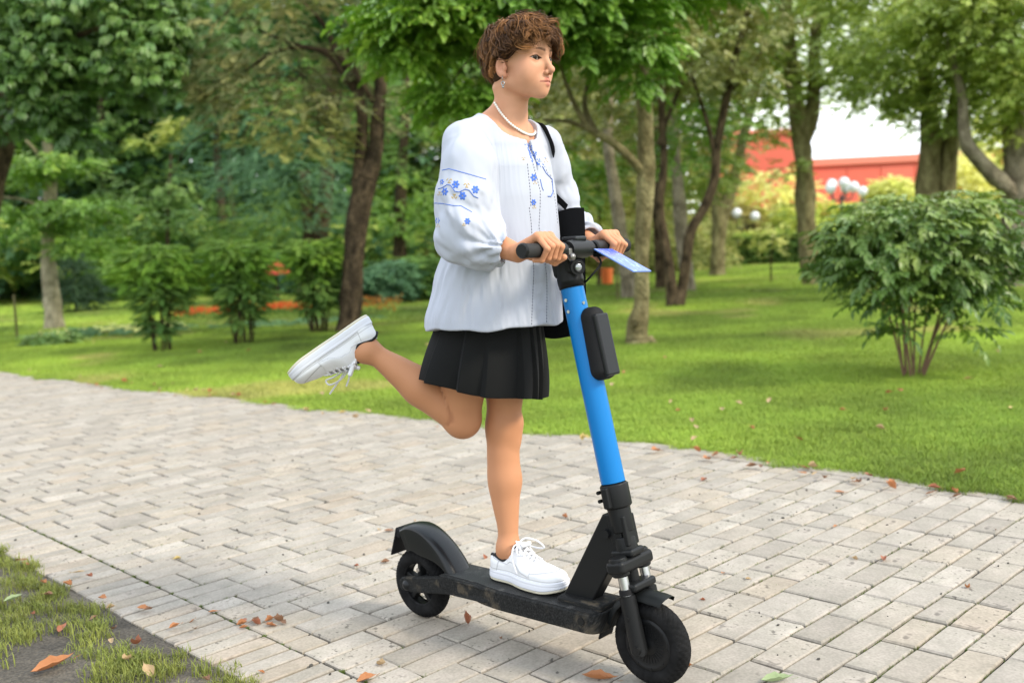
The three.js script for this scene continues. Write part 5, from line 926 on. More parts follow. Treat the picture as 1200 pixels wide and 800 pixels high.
function legField(p, h, k, a, fwd, thick = 1, kr = 0.0445, sk = 1, kk = 0.03) {
  const t = thighField(p, h, k, a, fwd, thick, kr), s = shankField(p, h, k, a, fwd, sk); let d = sm(t, s, kk);
  if (kk < 0.02) { const b = (p[0] - k[0]) * fwd[0] + (p[1] - k[1]) * fwd[1] + (p[2] - k[2]) * fwd[2]; d += 0.0035 * smooth(0.008, 0, Math.abs(t - s)) * smooth(0.0, -0.03, b) * smooth(0.015, 0, Math.abs(d)); }
  return d;
}
function ell2(p, c, k, a, len, r) { const ax = [a[0] - k[0], a[1] - k[1], a[2] - k[2]], l = Math.hypot(...ax), q = [p[0] - c[0], p[1] - c[1], p[2] - c[2]], t = (q[0] * ax[0] + q[1] * ax[1] + q[2] * ax[2]) / l, rad = Math.sqrt(Math.max(0, q[0] ** 2 + q[1] ** 2 + q[2] ** 2 - t * t)), k0 = Math.hypot(t / len, rad / r), k1 = Math.hypot(t / len ** 2, rad / r ** 2); return k1 < 1e-9 ? -r : k0 * (k0 - 1) / k1; }
let FWD_R = null;
function legR(p) { FWD_R ??= knee2(J.kneeR, J.hipR, J.ankR); return legField(p, J.hipR, J.kneeR, J.ankR, FWD_R, 1.05, 0.0510, 1.16, 0.012); }
function legL(p) { return legField(p, J.hipL, J.kneeL, J.ankL, [0.95, 0, -0.3], 0.97); }
const IQ = camera.quaternion, toRide = (v) => v.applyQuaternion(IQ).transformDirection(RIDE_I);
const SHOE_R = { o: Lp(428, 369, 0.205), x: toRide(V(-0.81, -0.585, 0.12)), y: toRide(V(0.585, -0.81, 0.0)) }, SHOE_L = { o: V(-0.132, DECK_Y + 0.0035, -0.018), x: V(1, 0, 0.04).normalize(), y: V(0, 1, 0) };
for (const s of [SHOE_R, SHOE_L]) { s.z = V().crossVectors(s.x, s.y).normalize(); s.y.crossVectors(s.z, s.x); s.m = new THREE.Matrix4().makeBasis(s.x, s.y, s.z).setPosition(s.o); s.at = (x, y, z) => A3(V(x, y, z).applyMatrix4(s.m)); }
J.ankR = SHOE_R.at(0.050, 0.088, 0);
function footField(p) {
  let d = 10;
  for (const [s, a] of [[SHOE_R, J.ankR], [SHOE_L, J.ankL]]) { const h = s.at(0.045, 0.06, 0), b = s.at(0.15, 0.048, 0), t = s.at(0.20, 0.042, 0), k = s.at(0.062, 0.088, 0); d = Math.min(d, sm(sm(cone(p, a, k, 0.0295, 0.0285), cone(p, k, h, 0.0285, 0.024), 0.02), sm(cone(p, k, b, 0.024, 0.014), cone(p, b, t, 0.014, 0.010), 0.01), 0.02)); }
  return d;
}
function torsoField(p) {
  let d = ell(p, [-0.075, 1.02, 0], [0.095, 0.12, 0.135]); d = sm(d, cone(p, [-0.06, 1.08, 0], [0.0, 1.32, 0], 0.105, 0.105), 0.05);
  d = sm(d, ell(p, [0.004, 1.345, 0], [0.092, 0.13, 0.128]), 0.05); d = sm(d, ell(p, [0.015, 1.425, 0], [0.055, 0.055, 0.11]), 0.04);
  for (const s of [1, -1]) { const sh = s > 0 ? J.shR : J.shL, el = s > 0 ? J.elR : J.elL, wr = s > 0 ? J.wrR : J.wrL; d = sm(d, cone(p, [0.012, 1.462, 0.05 * s], sh, 0.036, 0.038), 0.035); d = sm(d, cone(p, sh, el, 0.036, 0.032), 0.02); d = sm(d, cone(p, el, [lerp(el[0], wr[0], 0.35), lerp(el[1], wr[1], 0.35), lerp(el[2], wr[2], 0.35)], 0.036, 0.0385), 0.02); d = sm(d, cone(p, [lerp(el[0], wr[0], 0.3), lerp(el[1], wr[1], 0.3), lerp(el[2], wr[2], 0.3)], wr, 0.038, 0.0235), 0.015);
    d = sm(d, cone(p, [0.068, 1.437, 0.018 * s], [0.022, 1.478, 0.115 * s], 0.0075, 0.0085), 0.012);   // collar bone
    d = sm(d, cone(p, [0.018, 1.53, 0.028 * s], [0.0, 1.468, 0.10 * s], 0.019, 0.028), 0.03);        // nape to shoulder
    d = sm(d, cone(p, [0.034, 1.585, 0.040 * s], [0.070, 1.445, 0.012 * s], 0.016, 0.009), 0.02);    // neck muscle
  }
  d = sm(d, cone(p, J.neck0, J.neck1, 0.0475, 0.0425), 0.022);
  return d;
}
function bodyField(p) {
  let d = 10;
  if (p[1] < 1.12) { d = Math.min(d, sm(legR(p), legL(p), 0.006)); d = sm(d, footField(p), 0.02); }
  if (p[1] > 0.9) d = sm(d, torsoField(p), 0.02);
  if (p[1] > 1.36) d = sm(d, headField(toHead(p)), 0.018);
  if (p[1] > 1.0 && p[1] < 1.3) { d = sm(d, handField(p, 1), 0.008); d = sm(d, handField(p, -1), 0.008); }
  return d;
}
const SKIN = [0.545, 0.275, 0.170];
function skinColor(p, n) {
  let c = SKIN.slice(); const m = (t, k) => { c = c.map((x, i) => lerp(x, t[i], k)); };
  const bl = fbm(p[0] * 26, p[1] * 26, p[2] * 26, 4), b2 = noise3(p[0] * 90, p[1] * 90, p[2] * 90); c = c.map((x, i) => x * (1 + [0.06, 0.13, 0.16][i] * bl + 0.03 * b2));
  if (p[1] < 1.1) { m([0.445, 0.205, 0.102], 0.85); const k = Math.min(Math.hypot(p[0] - J.kneeL[0], p[1] - J.kneeL[1], p[2] - J.kneeL[2]), Math.hypot(p[0] - J.kneeR[0], p[1] - J.kneeR[1], p[2] - J.kneeR[2])); m([0.38, 0.15, 0.065], 0.3 * smooth(0.09, 0.03, k)); m([0.52, 0.25, 0.13], 0.35 * clamp(0.5 + 1.4 * fbm(p[0] * 9, p[1] * 6, p[2] * 9, 3))); const t = thighField(p, J.hipR, J.kneeR, J.ankR, FWD_R, 1.05, 0.051), sh = shankField(p, J.hipR, J.kneeR, J.ankR, FWD_R, 1.16), b = (p[0] - J.kneeR[0]) * FWD_R[0] + (p[1] - J.kneeR[1]) * FWD_R[1] + (p[2] - J.kneeR[2]) * FWD_R[2]; if (b < -0.01 && Math.abs(t) < 0.03 && Math.abs(sh) < 0.03) m([0.22, 0.08, 0.04], 0.55 * smooth(0.006, 0, Math.abs(t - sh))); }
  if (p[1] > 1.0 && p[1] < 1.25) m([0.52, 0.225, 0.115], 0.6);
  if (p[1] > 1.5) {
    const q0 = toHead(p), q = [q0[0], q0[1], Math.abs(q0[2])];
    m([0.60, 0.26, 0.17], 0.28 * Math.exp(-(((q[0] - 0.06) / 0.03) ** 2 + ((q[1] + 0.03) / 0.022) ** 2 + ((q[2] - 0.042) / 0.022) ** 2)));
    m([0.56, 0.24, 0.16], 0.25 * Math.exp(-(((q[0] - 0.104) / 0.012) ** 2 + ((q[1] + 0.036) / 0.014) ** 2)));
    m([0.50, 0.170, 0.130], 0.85 * smooth(0.0022, -0.0002, lips(q))); if (Math.abs(q[1] + 0.0635) < 0.0016 && q[2] < 0.0245 && q[0] > 0.066) m([0.25, 0.07, 0.06], 0.7);
    const u = q[2] - EYE_C[2], v = q[1] - EYE_C[1] - 0.06 * u, e = (u / 0.0158) ** 2; if (q[0] > 0.05 && e < 1.25) { const top = 0.0056 * (1 - Math.min(1, e)); m([0.04, 0.02, 0.014], 0.95 * smooth(0.0024, 0.0008, Math.abs(v - top)) * (1 - smooth(1, 1.25, e))); m([0.33, 0.17, 0.115], 0.5 * smooth(0.0012, 0.0, Math.abs(v + top + 0.001))); m([0.36, 0.19, 0.125], 0.4 * Math.exp(-(((v - 0.0085) / 0.0035) ** 2)) * (1 - smooth(0.9, 1.25, e))); }
    // brows
    const bu = (q[2] - 0.010) / 0.034, by = 0.0165 + 0.0055 * Math.sin(clamp(bu) * 2.3) - 0.002 * bu; if (bu > -0.02 && bu < 1.05 && q[0] > 0.04) m([0.07, 0.034, 0.016], 0.95 * smooth(1, 0.4, Math.abs(q[1] - by) / lerp(0.0050, 0.0026, clamp(bu))) * smooth(1.05, 0.75, bu) * (0.8 + 0.25 * noise3(q[2] * 500, q[1] * 300, 1)));
    if (q[1] > -0.055) m([0.58, 0.24, 0.165], 0.4 * smooth(0.064, 0.074, q[2]));              // ears
  }
  return c;
}
const skinMat = std({ vertexColors: true, roughness: 0.52, specularIntensity: 0.36, sheen: 0.1, sheenColor: new THREE.Color(1, 0.8, 0.7), sheenRoughness: 0.5 });
const inBox = (c, lo, hi) => c.every((x, i) => x > lo[i] && x < hi[i]);
const headLo = [-0.08, 1.405, -0.125], headHi = [0.215, 1.80, 0.125], hRlo = [0.155, 1.075, 0.085], hRhi = [0.36, 1.225, 0.25], hLlo = [0.11, 1.075, -0.25], hLhi = [0.32, 1.225, -0.09];
const pieces = [
  nets(bodyField, [-0.56, 0.17, -0.34], [0.26, 1.56, 0.34], 0.0085, { color: skinColor, slack: 0.02, keep: (c) => !inBox(c, headLo, headHi) && !inBox(c, hRlo, hRhi) && !inBox(c, hLlo, hLhi) }),
  nets(bodyField, headLo.map((x) => x - 0.006), headHi.map((x) => x + 0.006), 0.0022, { color: skinColor, slack: 0.02 }),
  nets(bodyField, hRlo.map((x) => x - 0.005), hRhi.map((x) => x + 0.005), 0.0025, { color: skinColor, slack: 0.03 }),
  nets(bodyField, hLlo.map((x) => x - 0.005), hLhi.map((x) => x + 0.005), 0.0025, { color: skinColor, slack: 0.03 }),
];
const person = mesh('person', merge(pieces), skinMat);
person.position.copy(RIDE); person.rotation.y = RIDE_TURN;
tag(person, 'short-haired person in white embroidered blouse and black skirt, riding with one leg kicked back', 'person');
const headPart = (name, g, m) => { const o = mesh(name, g, m, person); o.position.copy(HEAD); o.quaternion.copy(HEAD_Q); return o; };
// eyes
for (const s of [1, -1]) {
  const g = new THREE.SphereGeometry(0.0130, 36, 28), P = g.attributes.position, C = [], look = V(1, 0.0, 0.42).normalize();
  for (let i = 0; i < P.count; i++) { const a = V(P.getX(i), P.getY(i), P.getZ(i)).normalize().angleTo(look); C.push(...(a < 0.26 ? [0.004, 0.003, 0.003] : a < 0.60 ? [0.045, 0.026, 0.013].map((x) => x * (a > 0.52 ? 0.5 : 1)) : [0.36, 0.32, 0.30])); }
  g.setAttribute('color', new THREE.Float32BufferAttribute(C, 3)); headPart('eye', move(g, EYE_C[0], EYE_C[1], EYE_C[2] * s), std({ vertexColors: true, roughness: 0.3, specularIntensity: 0.35 }));
}
// hair: a cap and many tapering curved locks, brushed forward to a fringe, tousled
{
  const r = rng(404), cap = (q) => { let d = ell(q, [-0.006, 0.033, 0], [0.093, 0.075, 0.079]); d = sm(d, ell(q, [-0.040, -0.014, 0], [0.054, 0.054, 0.063]), 0.03); d += 0.004 * noise3(q[0] * 60, q[1] * 60, q[2] * 60);
    const az = Math.abs(q[2]); const face = Math.max(0.030 - q[0] - 0.0 , -1) ;
    // keep hair off the face and the ears
    d = smx(d, -ell([q[0], q[1], az], [0.092, -0.042, 0], [0.075, 0.088, 0.098]), 0.008); d = smx(d, -ell([q[0], q[1], az], [-0.006, -0.034, 0.085], [0.032, 0.040, 0.034]), 0.006);
    d = smx(d, -(q[1] + 0.085), 0.01); d = smx(d, -(q[1] + 0.07 + 0.8 * (0.02 + q[0]) * -1), 0.01);
    return d; };
  const capG = nets(cap, [-0.15, -0.11, -0.11], [0.11, 0.15, 0.11], 0.004, { color: (p) => [0.045, 0.022, 0.010] });
  const locks = [capG];
  const P = [], N = [], C = [], I = [];
  const skin = (q) => headField([q.x, q.y, q.z]);
  const grad = (q) => { const e = 0.003; return V(skin(V(q.x + e, q.y, q.z)) - skin(V(q.x - e, q.y, q.z)), skin(V(q.x, q.y + e, q.z)) - skin(V(q.x, q.y - e, q.z)), skin(V(q.x, q.y, q.z + e)) - skin(V(q.x, q.y, q.z - e))).normalize(); };
  // guides first: wavy, lifted paths over the scalp; then strands gathered round each guide
  const n = 12, S = 4;
  const bad = (e, fr) => (e.x > 0.030 && e.z > -0.030 && e.y < fr) || (e.x > 0.030 && e.z <= -0.030 && e.y < -0.006) || (e.x > 0.012 && e.x <= 0.030 && e.y < 0.006) || (Math.abs(e.z) > 0.048 && e.x > -0.030 && e.x < 0.014 && e.y < 0.002 && e.y > -0.06) || e.y < -0.074 || (e.x > -0.02 && e.y < -0.03);
  let made = 0;
  const total = 470;
  for (let t = 0; t < 6000 && made < total; t++) {
    const d = V(r.gauss(), r.gauss() + 0.3, r.gauss()).normalize(), q = V(-0.006 + d.x * 0.088, 0.036 + d.y * 0.078, d.z * 0.074), temple = made >= 330 && made < 410, fringe = made >= 410;
    if (temple && !(q.x > -0.03 && q.x < 0.055 && Math.abs(q.z) > 0.035 && q.y > 0.018 && q.y < 0.085)) continue; if (fringe && !(q.x > 0.02 && q.y > 0.055)) continue;
    if (d.y < -0.75 || (q.x > 0.056 && q.y < 0.05) || (q.x > -0.005 && q.y < 0.014) || (Math.abs(q.z) > 0.055 && q.y < 0.0 && q.x > -0.03)) continue;
    const front = smooth(-0.04, 0.05, q.x), top = smooth(0.03, 0.09, q.y), lift0 = r.in(0.004, 0.012) + 0.010 * front * r(), puff = r.in(0.0, 0.012) + 0.010 * front * r() + 0.006 * top * r();
    const crownP = V(-0.05, 0.108, 0.018), away = q.clone().sub(crownP).normalize();
    const dir = away.clone().multiplyScalar(0.9).add(V(0.85 * front + 0.1, -0.35 - 0.35 * (1 - front), 0.25 * Math.sign(q.z) * (1 - front) + 0.3 * front)).add(V(r.gauss(), r.gauss(), r.gauss()).multiplyScalar(0.45)).normalize();
    if (temple) dir.add(V(0.3, -0.9, 0)).normalize(); if (fringe) dir.add(V(0.7, -0.3, 0.25)).normalize();
    const len = temple ? r.in(0.03, 0.06) : (q.x > 0.015 && q.y > 0.05 ? r.in(0.045, 0.085) : r.in(0.05, 0.09)) * (q.y < 0 ? 0.62 : 1), ph = r() * 9, wave = r.in(0.25, 0.8), pts = [], frame = [];
    let p = q.clone(), v = dir.clone(); { const dd = skin(p), g = grad(p); p.addScaledVector(g, lift0 * 0.5 - dd); }
    for (let i = 0; i <= n; i++) {
      const g = grad(p), dist = skin(p), u = i / n, want = lift0 + puff * Math.sin(Math.PI * Math.min(1, u * 1.1)) + 0.008 * (u > 0.75 ? (u - 0.75) * 4 * (ph % 1 - 0.3) : 0);
      pts.push(p.clone()); frame.push(g);
      const sd = V().crossVectors(v, g).normalize(); v.addScaledVector(sd, wave * Math.sin(u * 7 + ph) * 0.5).add(V(noise3(p.x * 30 + ph, p.y * 30, p.z * 30), noise3(p.x * 30, p.y * 30 + ph, p.z * 30), noise3(p.x * 30, p.y * 30, p.z * 30 + ph)).multiplyScalar(0.25)).add(V(0, -0.09, 0));
      v.addScaledVector(g, -v.dot(g) * 0.8 + clamp((want - dist) * 45, -0.5, 0.9)).normalize(); p = p.clone().addScaledVector(v, len / n);
    }
    const fr = 0.010 + 0.030 * r() ** 1.4; if ([5, 8, 10, n].some((k) => bad(pts[k], fr))) { if (r() < 0.93) { let cut = n; while (cut > 3 && bad(pts[cut], fr)) cut--; if (cut < 7) continue; for (let k = n; k >= 0; k--) { const f = k / n * cut, a = Math.floor(f), b = Math.min(n, a + 1); pts[k] = pts[a].clone().lerp(pts[b], f - a); frame[k] = frame[a]; } if (bad(pts[n], fr)) continue; } else continue; }
    made++;
    const gt = clamp(0.42 + 0.5 * noise3(q.x * 32, q.y * 32, q.z * 32) + r.in(-0.2, 0.2));
    for (let k = 0; k < 24; k++) {
      const oa = r() * 6.28, or = Math.sqrt(r()) * 0.0085, ox = Math.cos(oa) * or, oy = Math.sin(oa) * or * 0.7, w = r.in(0.0005, 0.0011), stray = r() < 0.14 ? r.in(1.8, 4) : 1, tone = clamp(gt + r.in(-0.25, 0.25)), tt = tone * tone, col = [lerp(0.046, 0.36, tt), lerp(0.020, 0.165, tt), lerp(0.008, 0.058, tt)], base = P.length / 3, end = r.in(0.6, 1);
      for (let i = 0; i <= n; i++) {
        const f = i / n * end * n, a = Math.min(n - 1, Math.floor(f)), c0 = pts[a].clone().lerp(pts[a + 1], f - a), tg = pts[a + 1].clone().sub(pts[a]).normalize(), g = frame[a], sd = V().crossVectors(tg, g).normalize(), up = V().crossVectors(sd, tg), u = i / n, sp = (1 - 0.25 * u) * stray + 0.3 * Math.sin(u * 5 + oa);
        const c = c0.addScaledVector(sd, ox * sp).addScaledVector(up, oy * sp), kk = w * (i === 0 ? 0.8 : Math.pow(1 - u, 0.5) * 1.2 + 0.12);
        for (let j = 0; j < S; j++) { const an = j / S * 6.283 + 0.78, x = Math.cos(an), y = Math.sin(an), o = sd.clone().multiplyScalar(x * kk * 1.3).addScaledVector(up, y * kk * 0.9); P.push(c.x + o.x, c.y + o.y, c.z + o.z); const nn = sd.clone().multiplyScalar(x * 0.8).addScaledVector(up, y).normalize(); N.push(nn.x, nn.y, nn.z); const m = 0.7 + 0.5 * u; C.push(col[0] * m, col[1] * m, col[2] * m); }
      }
      for (let i = 0; i < n; i++) for (let j = 0; j < S; j++) { const a = base + i * S + j, b = base + i * S + (j + 1) % S; I.push(a, a + S, b, b, a + S, b + S); }
    }
  }
  const g = new THREE.BufferGeometry(); g.setAttribute('position', new THREE.Float32BufferAttribute(P, 3)); g.setAttribute('normal', new THREE.Float32BufferAttribute(N, 3)); g.setAttribute('color', new THREE.Float32BufferAttribute(C, 3)); g.setIndex(I); locks.push(g);
  headPart('hair', merge(locks), std({ vertexColors: true, roughness: 0.5, specularIntensity: 0.35, side: THREE.DoubleSide }));
}
// silver drop earrings
for (const s of [1, -1]) { const e = new THREE.Group(); e.name = 'earring'; e.position.copy(HEAD); e.quaternion.copy(HEAD_Q); person.add(e); const silver = std({ color: [0.34, 0.34, 0.34], roughness: 0.35, metalness: 1 }); mesh('hook', tube([V(-0.002, -0.044, 0.0775 * s), V(0.0, -0.05, 0.081 * s), V(0, -0.058, 0.079 * s)], [0.0009], 6, 8), silver, e); const t = new THREE.TorusGeometry(0.0048, 0.0017, 8, 18); mesh('drop', merge([move(t, 0, -0.0645, 0.079 * s), move(new THREE.SphereGeometry(0.0034, 10, 8), 0, -0.0735, 0.079 * s)]), silver, e); }
// ---------------------------------------------------------------- blouse
const rows = [[0.90, -0.066, 0.205, 0.208], [0.96, -0.060, 0.198, 0.203], [1.06, -0.040, 0.176, 0.186], [1.18, -0.014, 0.152, 0.168], [1.29, 0.002, 0.136, 0.156], [1.37, 0.010, 0.118, 0.145], [1.43, 0.012, 0.094, 0.128], [1.48, 0.012, 0.068, 0.10], [1.54, 0.012, 0.05, 0.07]];
function section(y) { let i = 0; while (i < rows.length - 2 && y > rows[i + 1][0]) i++; const a = rows[i], b = rows[i + 1], t = clamp((y - a[0]) / (b[0] - a[0])), u = t * t * (3 - 2 * t) * 0.5 + t * 0.5; return [1, 2, 3].map((k) => lerp(a[k], b[k], u)); }
const at4 = (x, y, z, r) => [...A3(Lp(x, y, z)), r];
const SLEEVE = {
  R: [[-0.004, 1.438, 0.142, 0.058], at4(549, 196, 0.170, 0.068), at4(546, 234, 0.190, 0.078), at4(548, 272, 0.205, 0.080), at4(562, 285, 0.200, 0.066), at4(576, 290, 0.195, 0.048)],
  L: [[0.025, 1.438, -0.148, 0.058], [0.012, 1.38, -0.178, 0.062], [0.0, 1.30, -0.222, 0.066], at4(651, 262, -0.262, 0.064), at4(672, 270, -0.25, 0.052), at4(684, 273, -0.232, 0.036)],
};
const CUFF = { R: [A3(Lp(577, 290, 0.195)), A3(Lp(584, 291, 0.19))], L: [A3(Lp(686, 274, -0.226)), A3(Lp(691, 277, -0.215))] };
function blouseField(p) {
  const [cx, a, b] = section(p[1]), x = (p[0] - cx) / a, z = p[2] / b, k0 = Math.hypot(x, z), k1 = Math.hypot(x / a, z / b) || 1;
  let d = k0 * (k0 - 1) / k1; if (k0 < 0.3) d = -0.1;
  const th = Math.atan2(p[2] / b, x), low = smooth(1.32, 0.95, p[1]);
  if (Math.abs(d) < 0.08) {
    d += low * (0.0055 * noise3(th * 3.2 + p[1] * 7, p[1] * 3.5 - th, 4) + 0.006 * noise3(th * 2.6 + 3, p[1] * 2.2, 1.5) + 0.0045 * noise3(th * 6.5, p[1] * 3.0, 7) + 0.0045 * noise3(th * 9 + p[1] * 7, p[1] * 10, 3) + 0.0016 * noise3(th * 24 - p[1] * 14, p[1] * 22, 8)) + 0.0012 * noise3(th * 22 + 4 * noise3(th * 3, p[1] * 6, 2), p[1] * 3, 4) * smooth(1.2, 1.45, p[1]);
    d += 0.0016 * noise3(p[0] * 60 + p[1] * 20, p[1] * 75, p[2] * 60) * low * smooth(0.35, 0.05, Math.abs(th - 0.12));       // puckered front band
  }
  d = sm(d, cone(p, [0.012, 1.474, 0.06], SLEEVE.R[0], 0.048, 0.057), 0.03); d = sm(d, cone(p, [0.012, 1.470, -0.06], SLEEVE.L[0], 0.046, 0.055), 0.03);
  d = smx(d, 0.938 + 0.0035 * Math.sin(th * 5) + 0.002 * Math.sin(th * 11 + 1) - p[1], 0.006);                       // hem
  for (const k of ['R', 'L']) {
    const S = SLEEVE[k]; let s = 1; for (let i = 0; i < S.length - 1; i++) s = sm(s, cone(p, S[i], S[i + 1], S[i][3], S[i + 1][3]), 0.03);
    if (Math.abs(s) < 0.06) { const q = p[0] * 0.6 + p[1], e = smooth(1.42, 1.25, p[1]); s += e * (0.009 * noise3(p[0] * 16 + 3, p[1] * 13 + p[0] * 8, p[2] * 14) + 0.0055 * noise3(p[0] * 30, p[1] * 26 + p[0] * 24, p[2] * 30) + 0.0025 * noise3(p[0] * 60, p[1] * 50 + p[0] * 40, p[2] * 60)) + 0.003 * noise3(p[0] * 55, p[1] * 9, p[2] * 55) * smooth(1.25, 1.43, p[1]);
      const c = CUFF[k], dc = Math.hypot(p[0] - c[0][0], p[1] - c[0][1], p[2] - c[0][2]); s += 0.006 * smooth(0.12, 0.04, dc) * noise3(Math.atan2(p[1] - c[0][1], p[2] - c[0][2] - (p[0] - c[0][0]) * 0.5) * 3.2, 1, 2) * 1.4; }
    const c = CUFF[k]; let cf = cone(p, c[0], c[1], 0.0345, 0.040); if (Math.abs(cf) < 0.03) { const a2 = Math.atan2(p[1] - c[0][1], p[2] - c[0][2]); cf += 0.0035 * Math.sin(a2 * 9 + 3 * noise3(a2 * 2, 1, k === 'R' ? 1 : 5)); }
    cf = smx(cf, ((p[0] - c[1][0]) * 0.8 + (p[1] - c[1][1]) * -0.1 + (p[2] - c[1][2]) * (k === 'R' ? -0.5 : 0.5)) - 0.016, 0.004); s = sm(s, cf, 0.006);
    // the cuff is open: hollow round the wrist
    const w = k === 'R' ? J.wrR : J.wrL, e = k === 'R' ? J.elR : J.elL; s = smx(s, -cone(p, [lerp(w[0], c[0][0], 0.7), lerp(w[1], c[0][1], 0.7), lerp(w[2], c[0][2], 0.7)], w, 0.030, 0.036), 0.006);
    { const g = Math.abs(d - s); d = sm(d, s, 0.016); if (p[1] > 1.20) d += 0.0022 * smooth(0.006, 0.0, g) * smooth(0.01, 0.0, Math.abs(d)); }
  }
  d = smx(d, -ell(p, [0.036, 1.528, 0.000], [0.094, 0.116, 0.094]), 0.005);                                          // neck opening
  const sl = Math.abs(p[2] - 0.004) - 0.0075 * clamp((p[1] - 1.345) / 0.09); if (p[0] > 0.04) d = smx(d, -Math.max(sl, 1.345 - p[1], p[1] - 1.47), 0.003);   // front slit
  return d;
}
const cloth = std({ color: [0.415, 0.437, 0.51], roughness: 0.85, specularIntensity: 0.25, sheen: 0.3, sheenColor: new THREE.Color(1, 1, 1), sheenRoughness: 0.6 });
const blouse = mesh('blouse', nets(blouseField, [-0.30, 0.915, -0.36], [0.225, 1.53, 0.36], 0.0045, { slack: 0.03 }), cloth, person);
// where a picture position falls on the blouse
const EYE_L = camera.position.clone().applyMatrix4(RIDE_I);
function onBlouse(px, py, f = blouseField) { const d = ray(px, py).transformDirection(RIDE_I), p = EYE_L.clone().addScaledVector(d, 2.0); for (let i = 0; i < 160; i++) { const v = f(A3(p)); if (v < 0.0002) break; p.addScaledVector(d, Math.min(v * 0.7 + 0.0001, 0.04)); } const e = 0.004, q = A3(p), n = V(f([q[0] + e, q[1], q[2]]) - f([q[0] - e, q[1], q[2]]), f([q[0], q[1] + e, q[2]]) - f([q[0], q[1] - e, q[2]]), f([q[0], q[1], q[2] + e]) - f([q[0], q[1], q[2] - e])).normalize(); return { p, n }; }
{
  const zx = (x) => 480 + x / 5, zy = (y) => 110 + y / 5, blue = [], ochre = [], grey = [], r = rng(505);
  const path2 = (pts, step, f) => { for (let i = 0; i < pts.length - 1; i++) { const [a, b] = [pts[i], pts[i + 1]], n = Math.max(1, Math.round(Math.hypot(b[0] - a[0], b[1] - a[1]) / step)); for (let k = 0; k < n; k++) f(lerp(a[0], b[0], k / n), lerp(a[1], b[1], k / n)); } };
  const run = (list, pts, rad, zig = 0) => { const P = []; let i = 0; path2(pts, 4, (x, y) => { const h = onBlouse(zx(x), zy(y + (zig ? (i++ % 2 ? zig : -zig) : 0))); P.push(h.p.addScaledVector(h.n, rad * 0.5)); }); if (P.length > 2) list.push(tube(P, [rad], 5, P.length * 2, 0, false)); };
  const dab = (list, x, y, sx, sy, rot = 0) => { const h = onBlouse(zx(x), zy(y)), g = new THREE.SphereGeometry(1, 8, 6); g.scale(sx, sy, 0.0009); g.rotateZ(rot); const q = new THREE.Quaternion().setFromUnitVectors(V(0, 0, 1), h.n); g.applyQuaternion(q).translate(h.p.x, h.p.y, h.p.z); list.push(g); };
  const zigzag = (pts) => { let i = 0; path2(pts, 4.2, (x, y) => dab(blue, x, y, 0.0021, 0.0009, i++ % 2 ? 0.7 : -0.7)); };
  const flower = (x, y, k0 = 1) => { const k = k0 * 1.22; for (let i = 0; i < 6; i++) { const a = i / 6 * 6.283; dab(blue, x + Math.cos(a) * 10 * k, y + Math.sin(a) * 12 * k, 0.0042 * k, 0.0029 * k, -a); } dab(ochre, x, y, 0.0012 * k, 0.0012 * k); };
  const sprig = (x, y, k0 = 1, f = 1) => { const k = k0 * 1.25; for (let i = -1; i <= 1; i++) { dab(ochre, x + i * 9 * k, y - Math.abs(i) * 6 * f * k, 0.0014 * k, 0.0034 * k, i * 0.7 * f); dab(ochre, x + i * 5 * k, y + 9 * f * k, 0.0018 * k, 0.0012 * k, i); } };
  zigzag([[190, 447], [230, 438], [330, 465], [450, 500]]); zigzag([[145, 640], [190, 642], [260, 655], [300, 655], [366, 692]]);
  run(blue, [[168, 556], [190, 550], [220, 532], [240, 535], [265, 570], [290, 575], [325, 558], [350, 565], [375, 598], [405, 612]], 0.0011);
  flower(270, 530); flower(205, 572); flower(310, 597); flower(385, 560); flower(188, 515, 0.7); sprig(232, 508); sprig(175, 584, 0.8, -1); sprig(262, 600, 1, -1); sprig(335, 535);
  flower(163, 742, 0.8); sprig(166, 772, 0.7, -1); flower(338, 745, 0.8); sprig(318, 765, 0.6, -1); flower(728, 490, 1); sprig(735, 518, 0.8, -1); flower(727, 635, 0.8); sprig(731, 662, 0.7, -1); sprig(800, 390, 0.9, -1); dab(blue, 795, 376, 0.003, 0.002); sprig(668, 378, 0.7, 1);
  // dense blue stitching beside the slit, and the loose ties
  for (let i = 0; i < 60; i++) { const t = i / 60; dab(blue, lerp(688, 778, t) + r.in(-12, 12) + 8 * Math.sin(t * 20), lerp(292, 425, t) + r.in(-6, 6), r.in(0.0014, 0.0032), r.in(0.0012, 0.002), r() * 3); if (i % 2) dab(blue, lerp(700, 722, t) + r.in(-5, 5), lerp(330, 400, t), 0.0012, 0.0024, 0.3); }
  run(blue, [[778, 425], [800, 465], [835, 500], [840, 575], [828, 600], [805, 600]], 0.0012); run(blue, [[765, 500], [775, 545], [785, 570]], 0.0012);
  // rows of drawn-thread stitches down the front
  const dash = (pts) => { let i = 0; path2(pts, 9, (x, y) => { if (i++ % 2) dab(grey, x, y, 0.0012, 0.0030, 0); }); };
  const z3 = (p) => p.map(([x, y]) => [(560 + x / 5 - 480) * 5, (240 + y / 5 - 110) * 5]);
  dash([[690, 405], [706, 560], [711, 660], ...z3([[302, 20], [312, 100], [322, 250], [328, 400], [320, 560], [315, 705]])]); dash([[722, 405], [748, 500], [766, 570], [765, 660], ...z3([[364, 20], [358, 130], [382, 250], [404, 420], [405, 560], [403, 700]])]);
  dash([[825, 470], [838, 540], [856, 640], [868, 760]]); dash([[798, 440], [830, 500]]);
  mesh('embroidery', blue, std({ color: [0.055, 0.14, 0.50], roughness: 0.8 }), blouse); mesh('embroidery', ochre, std({ color: [0.42, 0.30, 0.12], roughness: 0.8 }), blouse); mesh('stitching', grey, std({ color: [0.07, 0.07, 0.10], roughness: 0.9 }), blouse);
}
